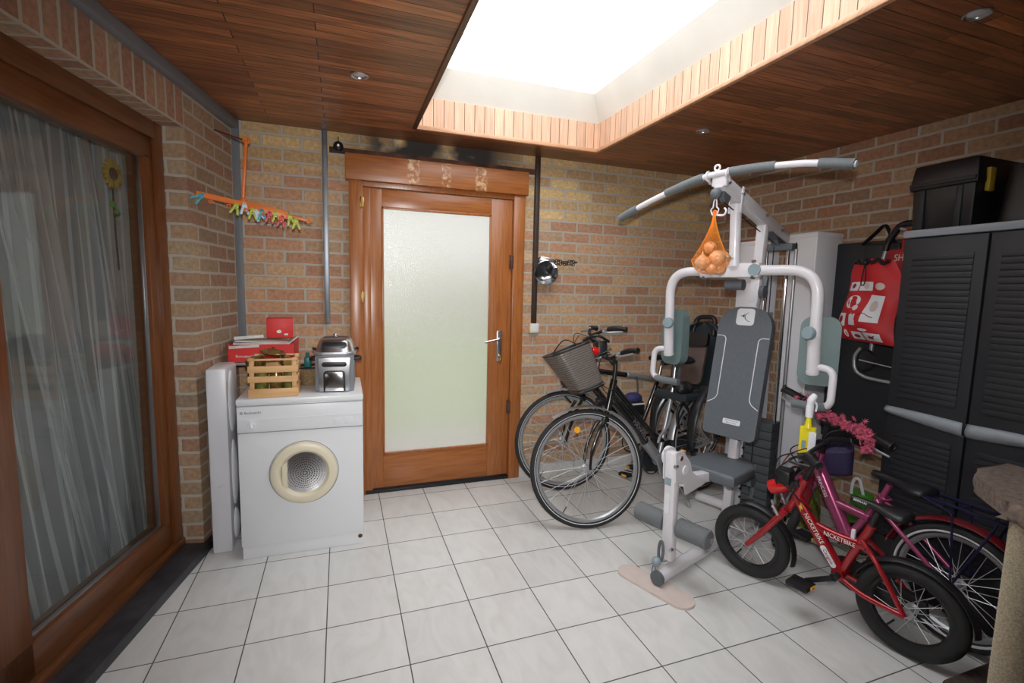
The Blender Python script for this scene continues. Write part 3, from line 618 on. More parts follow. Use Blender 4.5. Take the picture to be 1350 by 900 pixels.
# white moulded panel left of the dryer
wp = empty('white_cabinet_panel', (-.522, -.40, 0), 0, 'tall narrow white moulded panel standing between the brick pier and the dryer', 'panel')
b = B(); b.box(-.048, .044, -.04, .22, 0, .972, .010); b.build('panel_body', 'white2', wp)
for (z0, z1, w) in ((.62, .95, .07), (.22, .58, .055), (.03, .20, .05)):
    b = B(); zc = (z0+z1)/2; h = (z1-z0)/2; b.sphere((.046, .06, zc), 1, (.018, w, h), 24, 14); b.torus((.045, .06, zc), (1, 0, 0), 1, .05, 32, 6) if False else None
    b.build('moulded_bulge', 'white', wp)
b = B(); b.bar((-.01, -.045, .36), (.02, -.05, .37), .008, .008); b.build('clip', 'white', wp)
# shelf
sh = empty('wall_shelf', (0, 0, .945), 0, 'thin grey shelf board in the corner behind the dryer carrying the red boxes', 'shelf')
b = B(); b.box(-.56, -.17, -.16, YB, 0, .016, .003); b.build('board', 'alu', sh)
b = B(); b.box(-.43, -.41, -.14, YB, -.02, 0); b.box(-.43, -.41, .11, YB, -.26, 0); b.bar((-.42, -.13, -.01), (-.42, .12, -.24), .012, .006); b.build('bracket', 'ducts', sh)
# red box with magazines
rb = empty('red_magazine_box', (-.350, -.045, .962), math.radians(-2), 'open red cardboard box full of magazines on the corner shelf', 'box')
b = B(); w, d, h = .172, .10, .100; t = .003
b.box(-w, w, -d, -d+t, 0, h); b.box(-w, w, d-t, d, 0, h); b.box(-w, -w+t, -d, d, 0, h); b.box(w-t, w, -d, d, 0, h+.02); b.box(-w, w, -d, d, 0, t); b.build('carton', 'red', rb, flat=True)
text('lettering', 'Bonuspunt', .021, 'textw', rb, FRONT((-.088, -d-.0008, .033)))
def mag(x, y, z, sx, sy, th, rot, m, label):
    r = empty('magazine', (x, y, z), 0, label, 'magazine', 'papers in the red box'); r.rotation_euler = rot
    b = B(); b.box(-sx/2, sx/2, -sy/2, sy/2, 0, th, .001); b.build('pages', 'paper', r)
    b = B(); b.box(-sx/2-.001, sx/2+.001, -sy/2-.001, sy/2+.001, th, th+.0012); b.build('cover', m, r)
mag(-.385, -.05, 1.045, .27, .19, .014, (0, -.05, .03), 'paper', 'thick cream magazine lying at the bottom of the pile in the red box')
mag(-.365, -.045, 1.060, .28, .19, .006, (0, .02, .10), 'peg_w', 'thin magazine lying askew on top of the thick cream one')
mag(-.350, -.050, 1.068, .27, .17, .006, (0, .05, -.10), 'paper', 'pale magazine sticking out over the red box rim, under the small red carton')
mag(-.440, -.01, 1.080, .15, .16, .018, (-.10, -.06, .2), 'paperb', 'blue grey folded paper heap at the left back of the red box')
mag(-.215, -.06, 1.063, .12, .15, .004, (0, -.72, .1), 'paper', 'white leaflet standing tilted at the right end of the red box')
sb = empty('small_red_carton', (-.270, -.0, 1.090), math.radians(4), 'small bright red carton standing on the magazines', 'box')
b = B(); b.box(-.072, .072, -.05, .05, 0, .114, .002); b.build('carton', 'red', sb)
b = B(); b.lathe([(0, .0012), (.013, .001), (.013, 0)], (-.005, -.05, .036), (0, -1, 0), 20, (1, .75)); b.box(.022, .042, -.0508, -.05, .014, .024); b.build('printed_mark', 'textw', sb)
b = B(); b.box(.0725, .074, -.05, .05, 0, .114); b.build('side_flap', 'paper', sb)
# wooden crate
cr = empty('wooden_crate', (-.252, -.435, HT), 0, 'small slatted pine crate on the tumble dryer holding glass jars', 'crate')
w, d, h = .108, .085, .200
for sx in (-1, 1):
    for sy in (-1, 1):
        b = B(); b.box(sx*w-(.0 if sx < 0 else .022), sx*w+(.022 if sx < 0 else 0), sy*d-.006, sy*d+.006, 0, h, .002); b.build('corner_post', 'crate', cr)
for z0, z1 in ((.0, .045), (.075, .108), (.125, .160), (.185, .197)):
    for sy in (-1, 1):
        b = B(); b.box(-w-.006, w+.006, sy*(d+.009)-.003, sy*(d+.009)+.003, z0+.002, z1, .001); b.build('slat', 'crate', cr)
    for sx in (-1, 1):
        b = B(); b.box(sx*(w+.004)-.003, sx*(w+.004)+.003, -d, d, z0+.002, z1, .001); b.build('slat', 'crate', cr)
b = B(); b.box(-w, w, -d, d, 0, .006); b.build('bottom', 'crate', cr)
def jar(x, y, z, r, h, rot, m, label):
    o = empty('glass_jar', (x, y, z), 0, label, 'jar', 'jars in the wooden crate'); o.rotation_euler = rot
    b = B(); b.lathe([(0, 0), (r*.9, 0), (r, .006), (r, h*.72), (r*.8, h*.85), (r*.8, h)], seg=24); b.build('jar_body', m, o)
    b = B(); b.lathe([(r*.86, h*.88), (r*.88, h*1.02), (r*.8, h*1.05), (0, h*1.05)], seg=24); b.build('lid', 'brass', o)
jar(-.315, -.45, HT+.012, .032, .13, (0, 0, 0), 'olive', 'olive green jar at the left front of the crate')
jar(-.245, -.46, HT+.012, .032, .12, (0, 0, 0), 'bronze', 'amber jar in the front middle of the crate')
jar(-.185, -.45, HT+.012, .030, .12, (0, 0, 0), 'olive', 'olive jar at the right front of the crate')
jar(-.215, -.40, HT+.172, .030, .11, (PI/2, .2, .3), 'bronze', 'amber jar lying on top of the crate at the right')
jar(-.318, -.41, HT+.172, .030, .10, (PI/2, 0, -.4), 'bronze', 'amber jar lying on top of the crate at the left')
b = B(); b.lathe([(0, 0), (.05, .002), (.062, .012), (.058, .016), (.045, .008), (0, .006)], (-.265, -.42, HT+.205), (.15, -.1, 1)); b.lathe([(0, .01), (.006, .01), (.004, .03), (.010, .036), (0, .04)], (-.265, -.42, HT+.205), (.15, -.1, 1), 16)
tag(b.build('bronze_lid', 'bronze'), 'dark bronze pan lid lying on the jars in the crate', 'lid')
# wicker basket
wb = empty('wicker_basket', (-.10, -.20, HT), 0, 'small wicker basket with dark lining between crate and deep fryer', 'basket')
b = B(); b.lathe([(0, 0), (.06, 0), (.075, .03), (.092, .10), (.088, .10), (.07, .03), (0, .01)], seg=32, scale=(1.1, .8)); b.build('bowl', 'wicker', wb)
b = B(); b.tube([(.098*math.cos(a)*1.08, .095*math.sin(a)*.8, .10) for a in [2*PI*k/32 for k in range(32)]], .008, 8, True); b.build('lining', 'black', wb)
b = B(); b.box(-.125, -.088, -.27, -.245, HT+.10, HT+.165, .008); b.cyl((-.106, -.257, HT+.16), (-.106, -.257, HT+.19), .010); tag(b.build('small_bottle', 'teal'), 'small teal bottle standing in the wicker basket', 'bottle')
# deep fryer
fy = empty('deep_fryer', (.045, -.33, HT), math.radians(-3), 'stainless steel deep fryer with black handles on the right of the tumble dryer', 'deep fryer')
b = B(); b.prism([(-.098, -.125), (-.062, -.145), (.062, -.145), (.098, -.125), (.098, .125), (-.098, .125)], 0, .195, bev=.006); b.build('casing', 'grey', fy)
b = B(); b.prism([(-.075, .0), (.075, .0), (.083, .182), (-.083, .182)], 0, .010, FRONT((0, -.142, .006)), .004); fp = b.build('front_panel', 'steel', fy)
b = B(); b.prism(rrect(.110, .112, [.02, .02, .004, .004]), 0, .004, FRONT((0, -.152, .063)), .001); b.build('window_frame', 'black', fp)
b = B(); b.prism(rrect(.094, .100, [.014, .014, .002, .002]), 0, .006, FRONT((0, -.152, .060)), .001); b.build('timer_window', 'chrome', fp)
b = B(); b.prism(rrect(.125, .026, .012), 0, .005, FRONT((0, -.152, .152)), .002); b.build('grip_slot', 'black', fp)
b = B(); b.prism(rrect(.215, .275, .05), .195, .214, bev=.006); b.build('rim', 'alu', fy)
b = B()
def lidf(u, v):
    a = 2*PI*u; s_ = 1-.20*v-.08*v**6; x = .102*s_*math.copysign(abs(math.cos(a))**.6, math.cos(a)); y = .130*s_*math.copysign(abs(math.sin(a))**.6, math.sin(a)); return V((x, y+.01*v, (.214+.070*v-.004*v**8)))
b.grid(lidf, 40, 8, closeu=True); b.bm.faces.new([v for v in b.bm.verts][8::9]) ; ld = b.build('lid', 'steel', fy)
b = B(); b.prism(rrect(.125, .032, .012), 0, .006, basis((1, 0, 0), (0, .348, .937), (0, -.937, .348), (0, -.112, .250)), .002); b.build('filter_grille', 'black', ld)
b = B(); b.prism(rrect(.130, .06, .02), 0, .005, Matrix.Translation((0, .02, .277)), .002); b.build('viewing_window', 'black', ld)
b = B(); b.sphere((0, -.025, .296), .012); b.build('lid_knob', 'chrome', ld)
for s in (-1, 1):
    b = B(); b.tube(fillet([(s*.098, -.03, .165), (s*.128, -.03, .165), (s*.128, .03, .165), (s*.098, .03, .165)], .012), .011, 10); b.tube([(s*.10, 0, .214), (s*.122, 0, .222)], .008, 8); b.build('handle', 'black', fy)
# ------------------------------------------------------------------ exercise machine (s forward->back, l to the viewer's right)
G0 = V((1.478, -1.384, 0)); GA = math.radians(20)
gy = empty('home_gym', G0, GA, 'white and grey multi station home gym with padded backrest and lat bar', 'exercise machine')
P = lambda s, l, z: V((s, -l, z))
GW = Matrix.Translation(G0) @ Matrix.Rotation(GA, 4, 'Z')
b = B(); b.prism(rrect(.40, .125, .06, 10), 0, .012, basis((0, -1, 0), (1, 0, 0), (0, 0, 1), P(.0, -.012, 0)), .003); b.build('foot_plate', 'tan', gy)
b = B(); b.cyl(P(0, 0, .050), P(1.10, 0, .050), .033, seg=24); b.build('base_tube', 'whitegym', gy)
b = B(); b.cyl(P(-.006, 0, .050), P(.01, 0, .050), .0345, seg=24); b.build('end_cap', 'gymgrey', gy)
b = B(); b.cyl(P(1.07, -.40, .04), P(1.07, .40, .04), .030, seg=20); b.cyl(P(.66, -.03, .012), P(.66, .03, .012), .05); b.build('rear_cross_tube', 'whitegym', gy)
b = B(); b.bar(P(.655, 0, .06), P(.70, 0, .62), .052, .052, (1, 0, 0), .014); b.bar(P(.700, 0, .60), P(.806, 0, 1.36), .052, .056, (1, 0, 0), .014); b.bar(P(.806, 0, 1.35), P(.845, 0, 1.80), .056, .056, (1, 0, 0), .016); b.bar(P(.662, 0, .06), P(.664, 0, .14), .07, .064, (1, 0, 0), .01); b.build('mast', 'whitegym', gy)
b = B(); b.cyl(P(.690, 0, .485), P(.696, 0, .56), .030); b.cyl(P(.688, 0, .47), P(.690, 0, .49), .042); b.build('seat_collar', 'whitegym', gy)
b = B(); b.cyl(P(.545, 0, 1.55), P(.520, 0, 1.86), .027, seg=20); b.build('front_tube', 'whitegym', gy)
b = B(); b.bar(P(.335, 0, 1.945), P(1.15, 0, 1.735), .055, .072, (0, 0, 1), .012); b.build('boom', 'whitegym', gy)
b = B()
for l in (-.031, .031): b.bar(P(.515, l, 1.815), P(.525, l, 1.94), .020, .005, (0, 1, 0), .001)
b.bar(P(.505, 0, 1.815), P(.53, 0, 1.815), .066, .005, (0, 0, 1), .001); b.build('boom_bracket', 'whitegym', gy)
for s_, z_ in ((.37, 1.938), (.52, 1.905), (.80, 1.83), (1.02, 1.77)):
    for q in (1, -1): b = B(); b.cyl(P(s_, q*.026, z_), P(s_, q*.040, z_), .010, seg=6); b.build('bolt', 'steel', gy)
for s_, l_, z_ in ((.57, .10, 1.49), (.57, .10, 1.57), (.57, -.16, 1.49), (.08, .035, .60), (.08, .035, .19), (.66, .03, .12)): b = B(); b.cyl(P(s_-.02, l_, z_), P(s_-.040, l_, z_), .009, seg=6); b.build('bolt', 'steel', gy)
b = B(); b.cyl(P(1.05, -.02, 1.73), P(1.05, .02, 1.73), .052, seg=28); b.build('pulley', 'gymgrey', gy)
b = B(); b.cyl(P(.40, -.014, 1.885), P(.40, .014, 1.885), .034, seg=24); b.build('pulley', 'gymgrey', gy)
b = B(); b.bar(P(.92, 0, 1.77), P(1.16, 0, 1.68), .04, .04); b.build('pulley_cover', 'gymgrey', gy)
# arm frame
b = B(); b.bar(P(.57, -.19, 1.528), P(.57, .125, 1.528), .058, .075, (0, 0, 1), .010); xb = b.build('arm_crossbar', 'whitegym', gy)
b = B(); b.cyl(P(.535, .105, 1.528), P(.545, .105, 1.528), .030, seg=24); b.build('pivot_cap', 'knob', xb)
b = B(); b.cyl(P(.60, -.06, 1.455), P(.60, .03, 1.455), .028); b.build('arm_pulley', 'gymgrey', gy)
for s in (-1, 1):
    b = B(); b.tube(fillet([P(.57, s*.09, 1.528), P(.575, s*.385, 1.525), P(.60, s*.385, 1.040)], .13, 12), .0255, 20); am = b.build('press_arm', 'whitegym', gy)
    b = B(); b.cyl(P(.598, s*.385, 1.055), P(.602, s*.385, 1.04), .029, seg=20); b.cyl(P(.585, s*.385, 1.22), P(.60, s*.385, 1.05), .028, seg=20); b.build('sleeve', 'whitegym', am)
    b = B(); b.lathe([(0, .03), (.026, .028), (.032, .018), (.032, .006), (.02, 0)], P(.565, s*.385-.012*s, 1.232), (-1, 0.25*s, 0), 20); b.build('adjust_knob', 'knob', am)
    b = B(); b.tube(fillet([P(.60, s*.385, 1.075), P(.59, s*.475, 1.07), P(.58, s*.475, .905), P(.60, s*.42, .885)], .045, 8), .0165, 14); hd = b.build('handle', 'whitegym', am)
    b = B(); b.tube(fillet([P(.585, s*.462, .895), P(.60, s*.42, .884), P(.60, s*.31, .884)], .03, 6), .0205, 14); b.build('grip', 'foam', hd)
    m = basis((0, -1, 0), (0, 0, 1), (-1, 0, 0), P(.66, s*.385, 1.145)) @ Matrix.Rotation(s*.25, 4, 'Y')
    b = B(); b.prism(rrect(.165, .33, .055, 10), -.028, .028, m, .012); b.build('arm_pad', 'padgreen', gy)
# lat bar resting across the boom tip
bp_ = [P(.33, -.575, 1.825), P(.33, -.36, 1.900), P(.33, -.10, 1.967), P(.33, .10, 1.976), P(.33, .36, 1.958), P(.33, .555, 1.922)]
lb = tag(B().tube(smooth(bp_, 10), .0145, 14).build('lat_bar', 'whitegym', mtx=GW), 'wide bent white lat pulldown bar with grey grips across the top of the home gym', 'lat bar')
SP = smooth(bp_, 10)
for a, c in ((0, 6), (13, 21), (28, 36), (43, 50)):
    b = B(); b.tube(SP[a:c+1], .0205, 14); b.build('grip', 'foam', lb)
b = B(); b.cyl(bp_[-1], bp_[-1]+P(0, .006, -.001), .013); b.build('end_cap', 'white2', lb)
b = B()
for l in (-.055, .045): b.torus(P(.33, l, 1.972), (0, 1, .1), .020, .0055, 20, 8); b.bar(P(.335, l, 1.955), P(.36, l, 1.94), .012, .012)
b.torus(P(.33, -.01, 2.005), (1, 0, 0), .013, .005, 20, 8); b.bar(P(.345, -.035, 1.945), P(.345, .04, 1.94), .03, .05, (0, 0, 1), .006); b.build('bar_hook', 'whitegym', gy)
b = B(); b.sphere(P(.335, -.012, 1.885), .027); b.cyl(P(.335, -.012, 1.90), P(.36, 0, 1.92), .008); b.build('cable_stop', 'gymgrey', gy)
b = B(); b.tube([P(.335+.0*a, -.012+.017*math.cos(a)*(1.2 if math.sin(a) < 0 else .5), 1.822+.042*math.sin(a)) for a in [2*PI*k/24 for k in range(24)]], .0035, 8, True); b.tube(smooth([P(.335, .004, 1.782), P(.335, .035, 1.780), P(.335, .045, 1.80), P(.335, .035, 1.812)], 5), .005, 8); b.build('carabiner', 'whitegym', gy)
# backrest
zt, zb_ = 1.338, .635; st_, sb_ = .725, .595
dn = (P(st_, 0, zt)-P(sb_, 0, zb_)).normalized(); nn = V((0, -1, 0)).cross(dn).normalized()
if nn.x > 0: nn = -nn
L_ = (P(st_, 0, zt)-P(sb_, 0, zb_)).length
mb = basis(dn.cross(nn), dn, nn, (P(st_, 0, zt)+P(sb_, 0, zb_))/2)
b = B(); b.prism(rrect(.288, L_, [.115, .115, .03, .03], 12), -.046, 0, mb, .014, 4); bk = b.build('backrest', 'gymgrey', gy)
b = B(); b.prism(rrect(.096, .092, .018), 0, .002, mb @ Matrix.Translation((0, L_/2-.055, 0)), .0005); b.build('logo_patch', 'lbl', bk)
lg = mb @ Matrix.Translation((0, L_/2-.055, .0025))
b = B(); b.tube([lg @ V(p) for p in smooth([(-.008+.026, .026, 0), (.0, .012, 0), (-.002, -.004, 0), (.012, -.02, 0), (.030, -.026, 0)], 6)], [.001+.003*math.sin(PI*k/24) for k in range(25)], 6, flat=.5); b.prism([(-.034, .010), (-.008, -.002), (-.006, .016), (-.016, .006)], 0, .001, lg); b.build('logo', 'black', bk)
for s in (-1, 1):
    b = B(); b.tube([mb @ V(p) for p in fillet([(s*.140, L_/2-.165, .001), (s*.088, L_/2-.165, .0015), (s*.088, -L_/2+.20, .0015), (s*.140, -L_/2+.17, .001)], .045)], .0022, 6); b.build('piping', 'lbl', bk)
b = B(); b.prism(rrect(.094, .028, .006), 0, .0015, mb @ Matrix.Translation((.012, -L_/2+.085, 0)), .0003); lb2 = b.build('label', 'lbl', bk)
for k, s_ in enumerate(('DOMYOS HG 60', 'MAX 120 KG')): text('lettering', s_, .010, 'grey', lb2, mb @ Matrix.Translation((.012, -L_/2+.091-.012*k, .0017)))
b = B(); b.bar(P(.66, 0, .75), P(.715, 0, .73), .05, .04); b.bar(P(.76, 0, 1.15), P(.79, 0, 1.14), .05, .04); b.build('pad_mount', 'black', gy)
# seat
b = B(); b.prism([(x, y) for x, y in [(.385, -.135), (.395, -.150), (.62, -.150), (.70, -.11), (.73, -.06), (.73, .06), (.70, .11), (.62, .150), (.395, .150), (.385, .135)]], .442, .503, bev=.016, seg=4); b.build('seat', 'gymgrey', gy)
b = B(); b.bar(P(.14, 0, .50), P(.66, 0, .425), .05, .05, (0, 0, 1), .006)
for l in (-.032, .032):
    b.prism([(.045, .665), (.10, .668), (.175, .595), (.20, .54), (.33, .45), (.15, .435), (.125, .50), (.055, .52)], -.0025, .0025, basis((1, 0, 0), (0, 0, 1), (0, -1, 0), P(0, l, 0)))
b.build('seat_arm', 'whitegym', gy)
b = B(); b.cyl(P(.13, -.04, .565), P(.13, .04, .565), .022); b.cyl(P(.11, -.055, .62), P(.11, -.03, .62), .045); b.build('selector', 'white2', gy)
b = B(); b.cyl(P(.088, -.040, .632), P(.088, .040, .632), .012, seg=12); b.build('pivot_bolt', 'steel', gy)
b = B(); b.bar(P(.075, 0, .66), P(.088, 0, .115), .058, .048, (1, 0, 0), .012); lv = b.build('leg_lever', 'whitegym', gy)
b = B(); b.box(.045, .0475, -.012, .012, .36, .46); b.build('sticker', 'lbl', lv, Matrix.Translation((.002, 0, 0)))
b = B(); b.box(.043, .0455, -.015, .015, .50, .535); b.build('sticker', 'knob', lv, Matrix.Translation((.002, 0, 0)))
b = B(); b.tube([P(.035, -.01+.012*math.cos(a), .17+.05*math.sin(a)) for a in [2*PI*k/20 for k in range(20)]], .007, 8, True); b.build('cable_shackle', 'gymgrey', lv)
b = B(); b.sphere(P(.02, -.022, .118), .022); b.tube([P(.015, -.03+.010*math.cos(a), .06+.04*math.sin(a)) for a in [2*PI*k/20 for k in range(20)]], .003, 8, True); b.build('cable_hook', 'knob', lv)
b = B(); b.cyl(P(.10, -.205, .29), P(.10, .205, .29), .014); b.build('roller_axle', 'chrome', lv)
for s in (-1, 1):
    b = B(); b.lathe([(.014, 0), (.040, 0), (.046, .006), (.046, .150), (.040, .156), (.014, .156)], P(.10, s*.036, .29), (0, -s, 0), 28); b.build('foam_roller', 'foam', lv)
b = B(); b.cyl(P(.36, -.30, .28), P(.36, -.06, .27), .0) if False else None
# weight stack with its guides, cables and shrouds
b = B()
for k in range(11): b.box(1.0, 1.12, -.155, .0, .085+k*.052, .133+k*.052, .003)
wsm = b.build('weight_stack', 'weights', gy, Matrix.Translation((0, .085, 0)))
b = B()
for k in range(11): b.cyl(P(.998, .0, .109+k*.052), P(.992, 0, .109+k*.052), .008, seg=10)
b.build('pin_hole', 'black', wsm)
for l in (-.058, .058):
    b = B(); b.cyl(P(1.055, l, .05), P(1.055, l, 1.68), .010, seg=12); b.build('guide_rod', 'chrome', gy)
b = B(); b.box(1.0, 1.11, -.10, .10, .03, .085, .004); b.build('stack_base', 'gymgrey', gy)
b = B(); b.box(1.02, 1.10, -.09, .09, 1.66, 1.70, .004); b.build('stack_top', 'gymgrey', gy)
b = B(); b.cyl(P(1.0, 0, .6), P(1.0, 0, 1.68), .003, seg=6); b.cyl(P(.99, .11, .1), P(1.02, .11, 1.70), .004, seg=6); b.cyl(P(.88, -.03, .25), P(.86, -.03, 1.70), .003, seg=6); b.cyl(P(.80, .05, .30), P(.84, .05, 1.5), .003, seg=6); b.cyl(P(.40, 0, 1.85), P(1.05, 0, 1.69), .003, seg=6)
b.build('cable', 'black', gy)
for s_, z_, l_ in ((.74, 1.42, .07), (.86, 1.22, .06), (.80, .36, .06), (.80, .22, .06)):
    b = B(); b.cyl(P(s_, l_-.012, z_), P(s_, l_+.012, z_), .034, seg=20); b.bar(P(s_, l_, z_), P(s_+.03, l_, z_+.09), .02, .008)
    b.build('floating_pulley', 'gymgrey', gy)
b = B(); b.cyl(P(.985, .125, .10), P(.985, .125, 1.66), .009, seg=10); b.build('cable_guard', 'alu', gy)
# bag of onions hanging from the lat hook
ob_ = empty('onion_net_bag', GW @ P(.335, -.012, 1.615), 0, 'orange net bag of onions hanging from the lat pulldown hook of the home gym', 'net bag')
def netf(u, v):
    a = 2*PI*u; z = .17-.285*v; r = (.006+.118*v**1.55 if v < .75 else .080*math.sqrt(max(0, 1-((v-.72)/.30)**2))+.004)
    r *= 1+.07*math.sin(3*a+1); return V((r*math.cos(a)*1.15, r*math.sin(a)*.9, z))
b = B()
NU, NV = 30, 38
for d_ in (1, -1):
    for k in range(NU):
        b.tube([netf((k+d_*j*.42)/NU, j/NV) for j in range(NV+1)], .0007, 3, caps=False)
b.build('net', 'net', ob_)
b = B(); b.tube([V((0, 0, .165)), V((0, 0, .185))], .008, 8); b.torus((0, 0, .18), (1, 0, 0), .012, .003, 12, 6); b.build('knot', 'orange', ob_)
oc = GW @ P(.335, -.012, 1.610)
for k, (x, y, z, r, lb_) in enumerate(((-.055, .0, -.055, .034, 'onion at the left bulge of the net bag'), (.0, -.038, -.035, .036, 'large onion in the front middle of the net bag'), (.052, -.018, -.030, .032, 'onion at the upper right of the net bag'), (.030, -.020, -.078, .033, 'onion at the bottom right of the net bag'),
    (-.015, -.020, -.085, .028, 'onion at the bottom left of the net bag'), (.015, .035, -.060, .034, 'onion at the back of the net bag'), (-.010, .005, .018, .028, 'topmost onion in the net bag'))):
    o = empty('onion', oc+V((x, y, z)), 0, lb_, 'onion', 'onions in the net bag'); o.rotation_euler = (k*1.3, k*.8, k)
    b = B(); r *= 1.10; b.lathe([(0, -r*.95), (r*.5, -r*.86), (r*.95, -r*.35), (r, 0), (r*.85, r*.5), (r*.4, r*.85), (r*.12, r*1.1), (0, r*1.15)], seg=20); b.build('bulb', 'onion', o)
    b = B(); b.lathe([(r*.14, r*1.05), (r*.08, r*1.35), (0, r*1.4)], seg=8); b.build('stalk', 'tan', o)
# ------------------------------------------------------------------ bicycles
def wheel(root, name, cx, cz, R, tr, M_, nsp=32, rimm='alu', rimw=.020, rimd=.022, white=False, stripe=.003):
    m = M_ @ Matrix.Translation((cx, 0, cz))
    t = B(); t.torus((0, 0, 0), (0, 1, 0), R-tr, tr, 64, 12); w = t.build(name, 'rubber', root, m)
    ri = R-2*tr+.004
    t = B(); t.torus((0, 0, 0), (0, 1, 0), ri, 0, 64, flat=[(0.004, -rimw/2), (0.004, rimw/2), (-rimd*.6, rimw/2*.9), (-rimd, 0), (-rimd*.6, -rimw/2*.9)]); t.build('rim', rimm, w)
    if white:
        for s in (-1, 1):
            t = B(); t.torus((0, s*(tr*.80), 0), (0, 1, 0), R-tr*1.35, stripe, 64, 6); t.build('reflective_stripe', 'reflect', w)
    t = B(); t.lathe([(0, -.05), (.008, -.05), (.008, -.034), (.022, -.032), (.022, -.027), (.012, -.022), (.012, .022), (.022, .027), (.022, .032), (.008, .034), (.008, .05), (0, .05)], axis=(0, 1, 0), seg=18); t.build('hub', 'alu', w)
    t = B()
    for k in range(nsp):
        a = 2*PI*k/nsp; s = 1 if k % 2 else -1; da = (.9 if (k//2) % 2 else -.9)
        t.tube([V((.021*math.cos(a+da), s*.029, .021*math.sin(a+da))), V(((ri-rimd)*math.cos(a), s*.002, (ri-rimd)*math.sin(a)))], .0013, 4, caps=False)
    t.build('spokes', 'spoke', w)
    t = B(); t.cyl((0, 0, -(ri-rimd)), (0, 0, -(ri-rimd)+.04), .0035, seg=8)
    t.build('valve', 'black', w, Matrix.Rotation(.6, 4, 'Y'))
    return w
def fender(root, name, cx, cz, R, a0, a1, m, M_, w=.026):
    t = B(); c = [(0, -w), (.008, -w*.6), (.012, 0), (.008, w*.6), (0, w), (-.003, w), (.005, w*.6), (.009, 0), (.005, -w*.6), (-.003, -w)]
    t.torus((cx, 0, cz), (0, 1, 0), R+.012, 0, 36, flat=c, a0=math.radians(a0), a1=math.radians(a1), sweep=((1, 0, 0), (0, 0, 1)))
    return t.build(name, m, root, M_)
def steerM(hb, ht, ang):
    ax = (V(ht)-V(hb)).normalized(); return Matrix.Translation(V(hb)) @ Matrix.Rotation(math.radians(ang), 4, ax) @ Matrix.Translation(-V(hb))
def bikeroot(name, p0, p1, label, cat, group, lean=0):
    d = (V(p1)-V(p0)); a = math.atan2(d.y, d.x); o = empty(name, (*p0, 0), a, label, cat, group); o.rotation_euler = (math.radians(lean), 0, a); return o
def saddle(root, x, z, s=1., m='black', tilt=0):
    t = B()
    def f(u, v):
        k = min(1, max(0, (u-.30)/.55)); k = k*k*(3-2*k); w = .019+.055*k; e = 1.
        if u > .86: e = math.sqrt(max(0, 1-((u-.86)/.14)**2))
        if u < .08: e = math.sqrt(max(0, 1-((.08-u)/.08)**2))
        a = 2*PI*v; top = math.sin(a)
        return V(((-.135+.27*u)*s, w*e*math.cos(a)*s, s*((.022 if top > 0 else .014+.018*k)*top*e + .012*u*u-.006*k*math.cos(2*a))))
    t.grid(lambda v, u: f(u, v), 24, 28, closeu=True)
    return t.build('saddle', m, root, Matrix.Translation((x, 0, z)) @ Matrix.Rotation(tilt, 4, 'Y'))
def crank(root, x, z, L, cr_m='alu', ang=.3, ring=.09, refl=True):
    t = B(); t.torus((x, .045, z), (0, 1, 0), ring, .004, 36, 6); t.cyl((x, -.07, z), (x, .075, z), .016)
    for k in range(5): a = 2*PI*k/5; t.bar((x, .045, z), (x+ring*math.cos(a), .045, z+ring*math.sin(a)), .010, .004)
    t.build('chainring', 'black', root)
    for s in (-1, 1):
        e = V((x+s*L*math.cos(ang), -s*0, z+s*L*math.sin(ang))); y = -.075 if s < 0 else .08
        t = B(); t.bar((x, y, z), (e.x, y*1.15, e.z), .022, .012, (0, 1, 0)); ck = t.build('crank_arm', cr_m, root)
        t = B(); t.box(e.x-.045, e.x+.045, min(y*1.2, y*1.2+math.copysign(.085, y)), max(y*1.2, y*1.2+math.copysign(.085, y)), e.z-.011, e.z+.011, .006); pd = t.build('pedal', 'black', root)
        if refl:
            t = B()
            for q in (-1, 1): t.box(e.x+q*.0445-.003, e.x+q*.0445+.003, min(y*1.35, y*1.35+math.copysign(.04, y)), max(y*1.35, y*1.35+math.copysign(.04, y)), e.z-.007, e.z+.007, .002)
            t.build('pedal_reflector', 'amber', pd)
def bars(root, M_, c, half, back, rise, r=.011, gm='black', bm='black', lev=True, glen=.12, gr=.016):
    c = V(c); pts = [c+V((back, -half, rise*.9)), c+V((back*.45, -half*.72, rise)), c+V((0, -half*.22, rise*.15)), c, c+V((0, half*.22, rise*.15)), c+V((back*.45, half*.72, rise)), c+V((back, half, rise*.9))]
    sp_ = smooth(pts, 6); t = B(); t.tube(sp_, r, 10); hb_ = t.build('handlebar', bm, root, M_)
    n = len(sp_)
    for rev in (0, 1):
        q = sp_[::-1] if rev else sp_
        acc = 0; g = [q[0]]
        for i in range(1, n):
            acc += (q[i]-q[i-1]).length; g.append(q[i])
            if acc > glen: break
        d = (g[0]-g[1]).normalized(); g[0] = g[0]+d*.004
        t = B(); t.tube(g, gr, 12); t.torus(g[0], d, gr, .004, 16, 6); t.build('grip', gm, hb_)
        if lev:
            e = g[-1]; s = 1 if e.y > 0 else -1
            t = B(); t.tube(smooth([e+V((-.01, -s*.01, -.005)), e+V((-.045, s*.01, -.015)), e+V((-.045, s*.06, -.02)), g[0]+V((-.03, 0, -.015))], 5), .0055, 8); t.bar(e+V((0, -s*.02, 0)), e+V((-.035, 0, -.01)), .022, .022); t.build('brake_lever', 'alu' if lev == 2 else 'black', hb_)
    return hb_
def cablesf(root, M_, lst, m='black', r=.0028):
    for p in lst:
        t = B(); t.tube(smooth(p, 8), r, 6); t.build('brake_cable', m, root, M_)
I4 = Matrix()
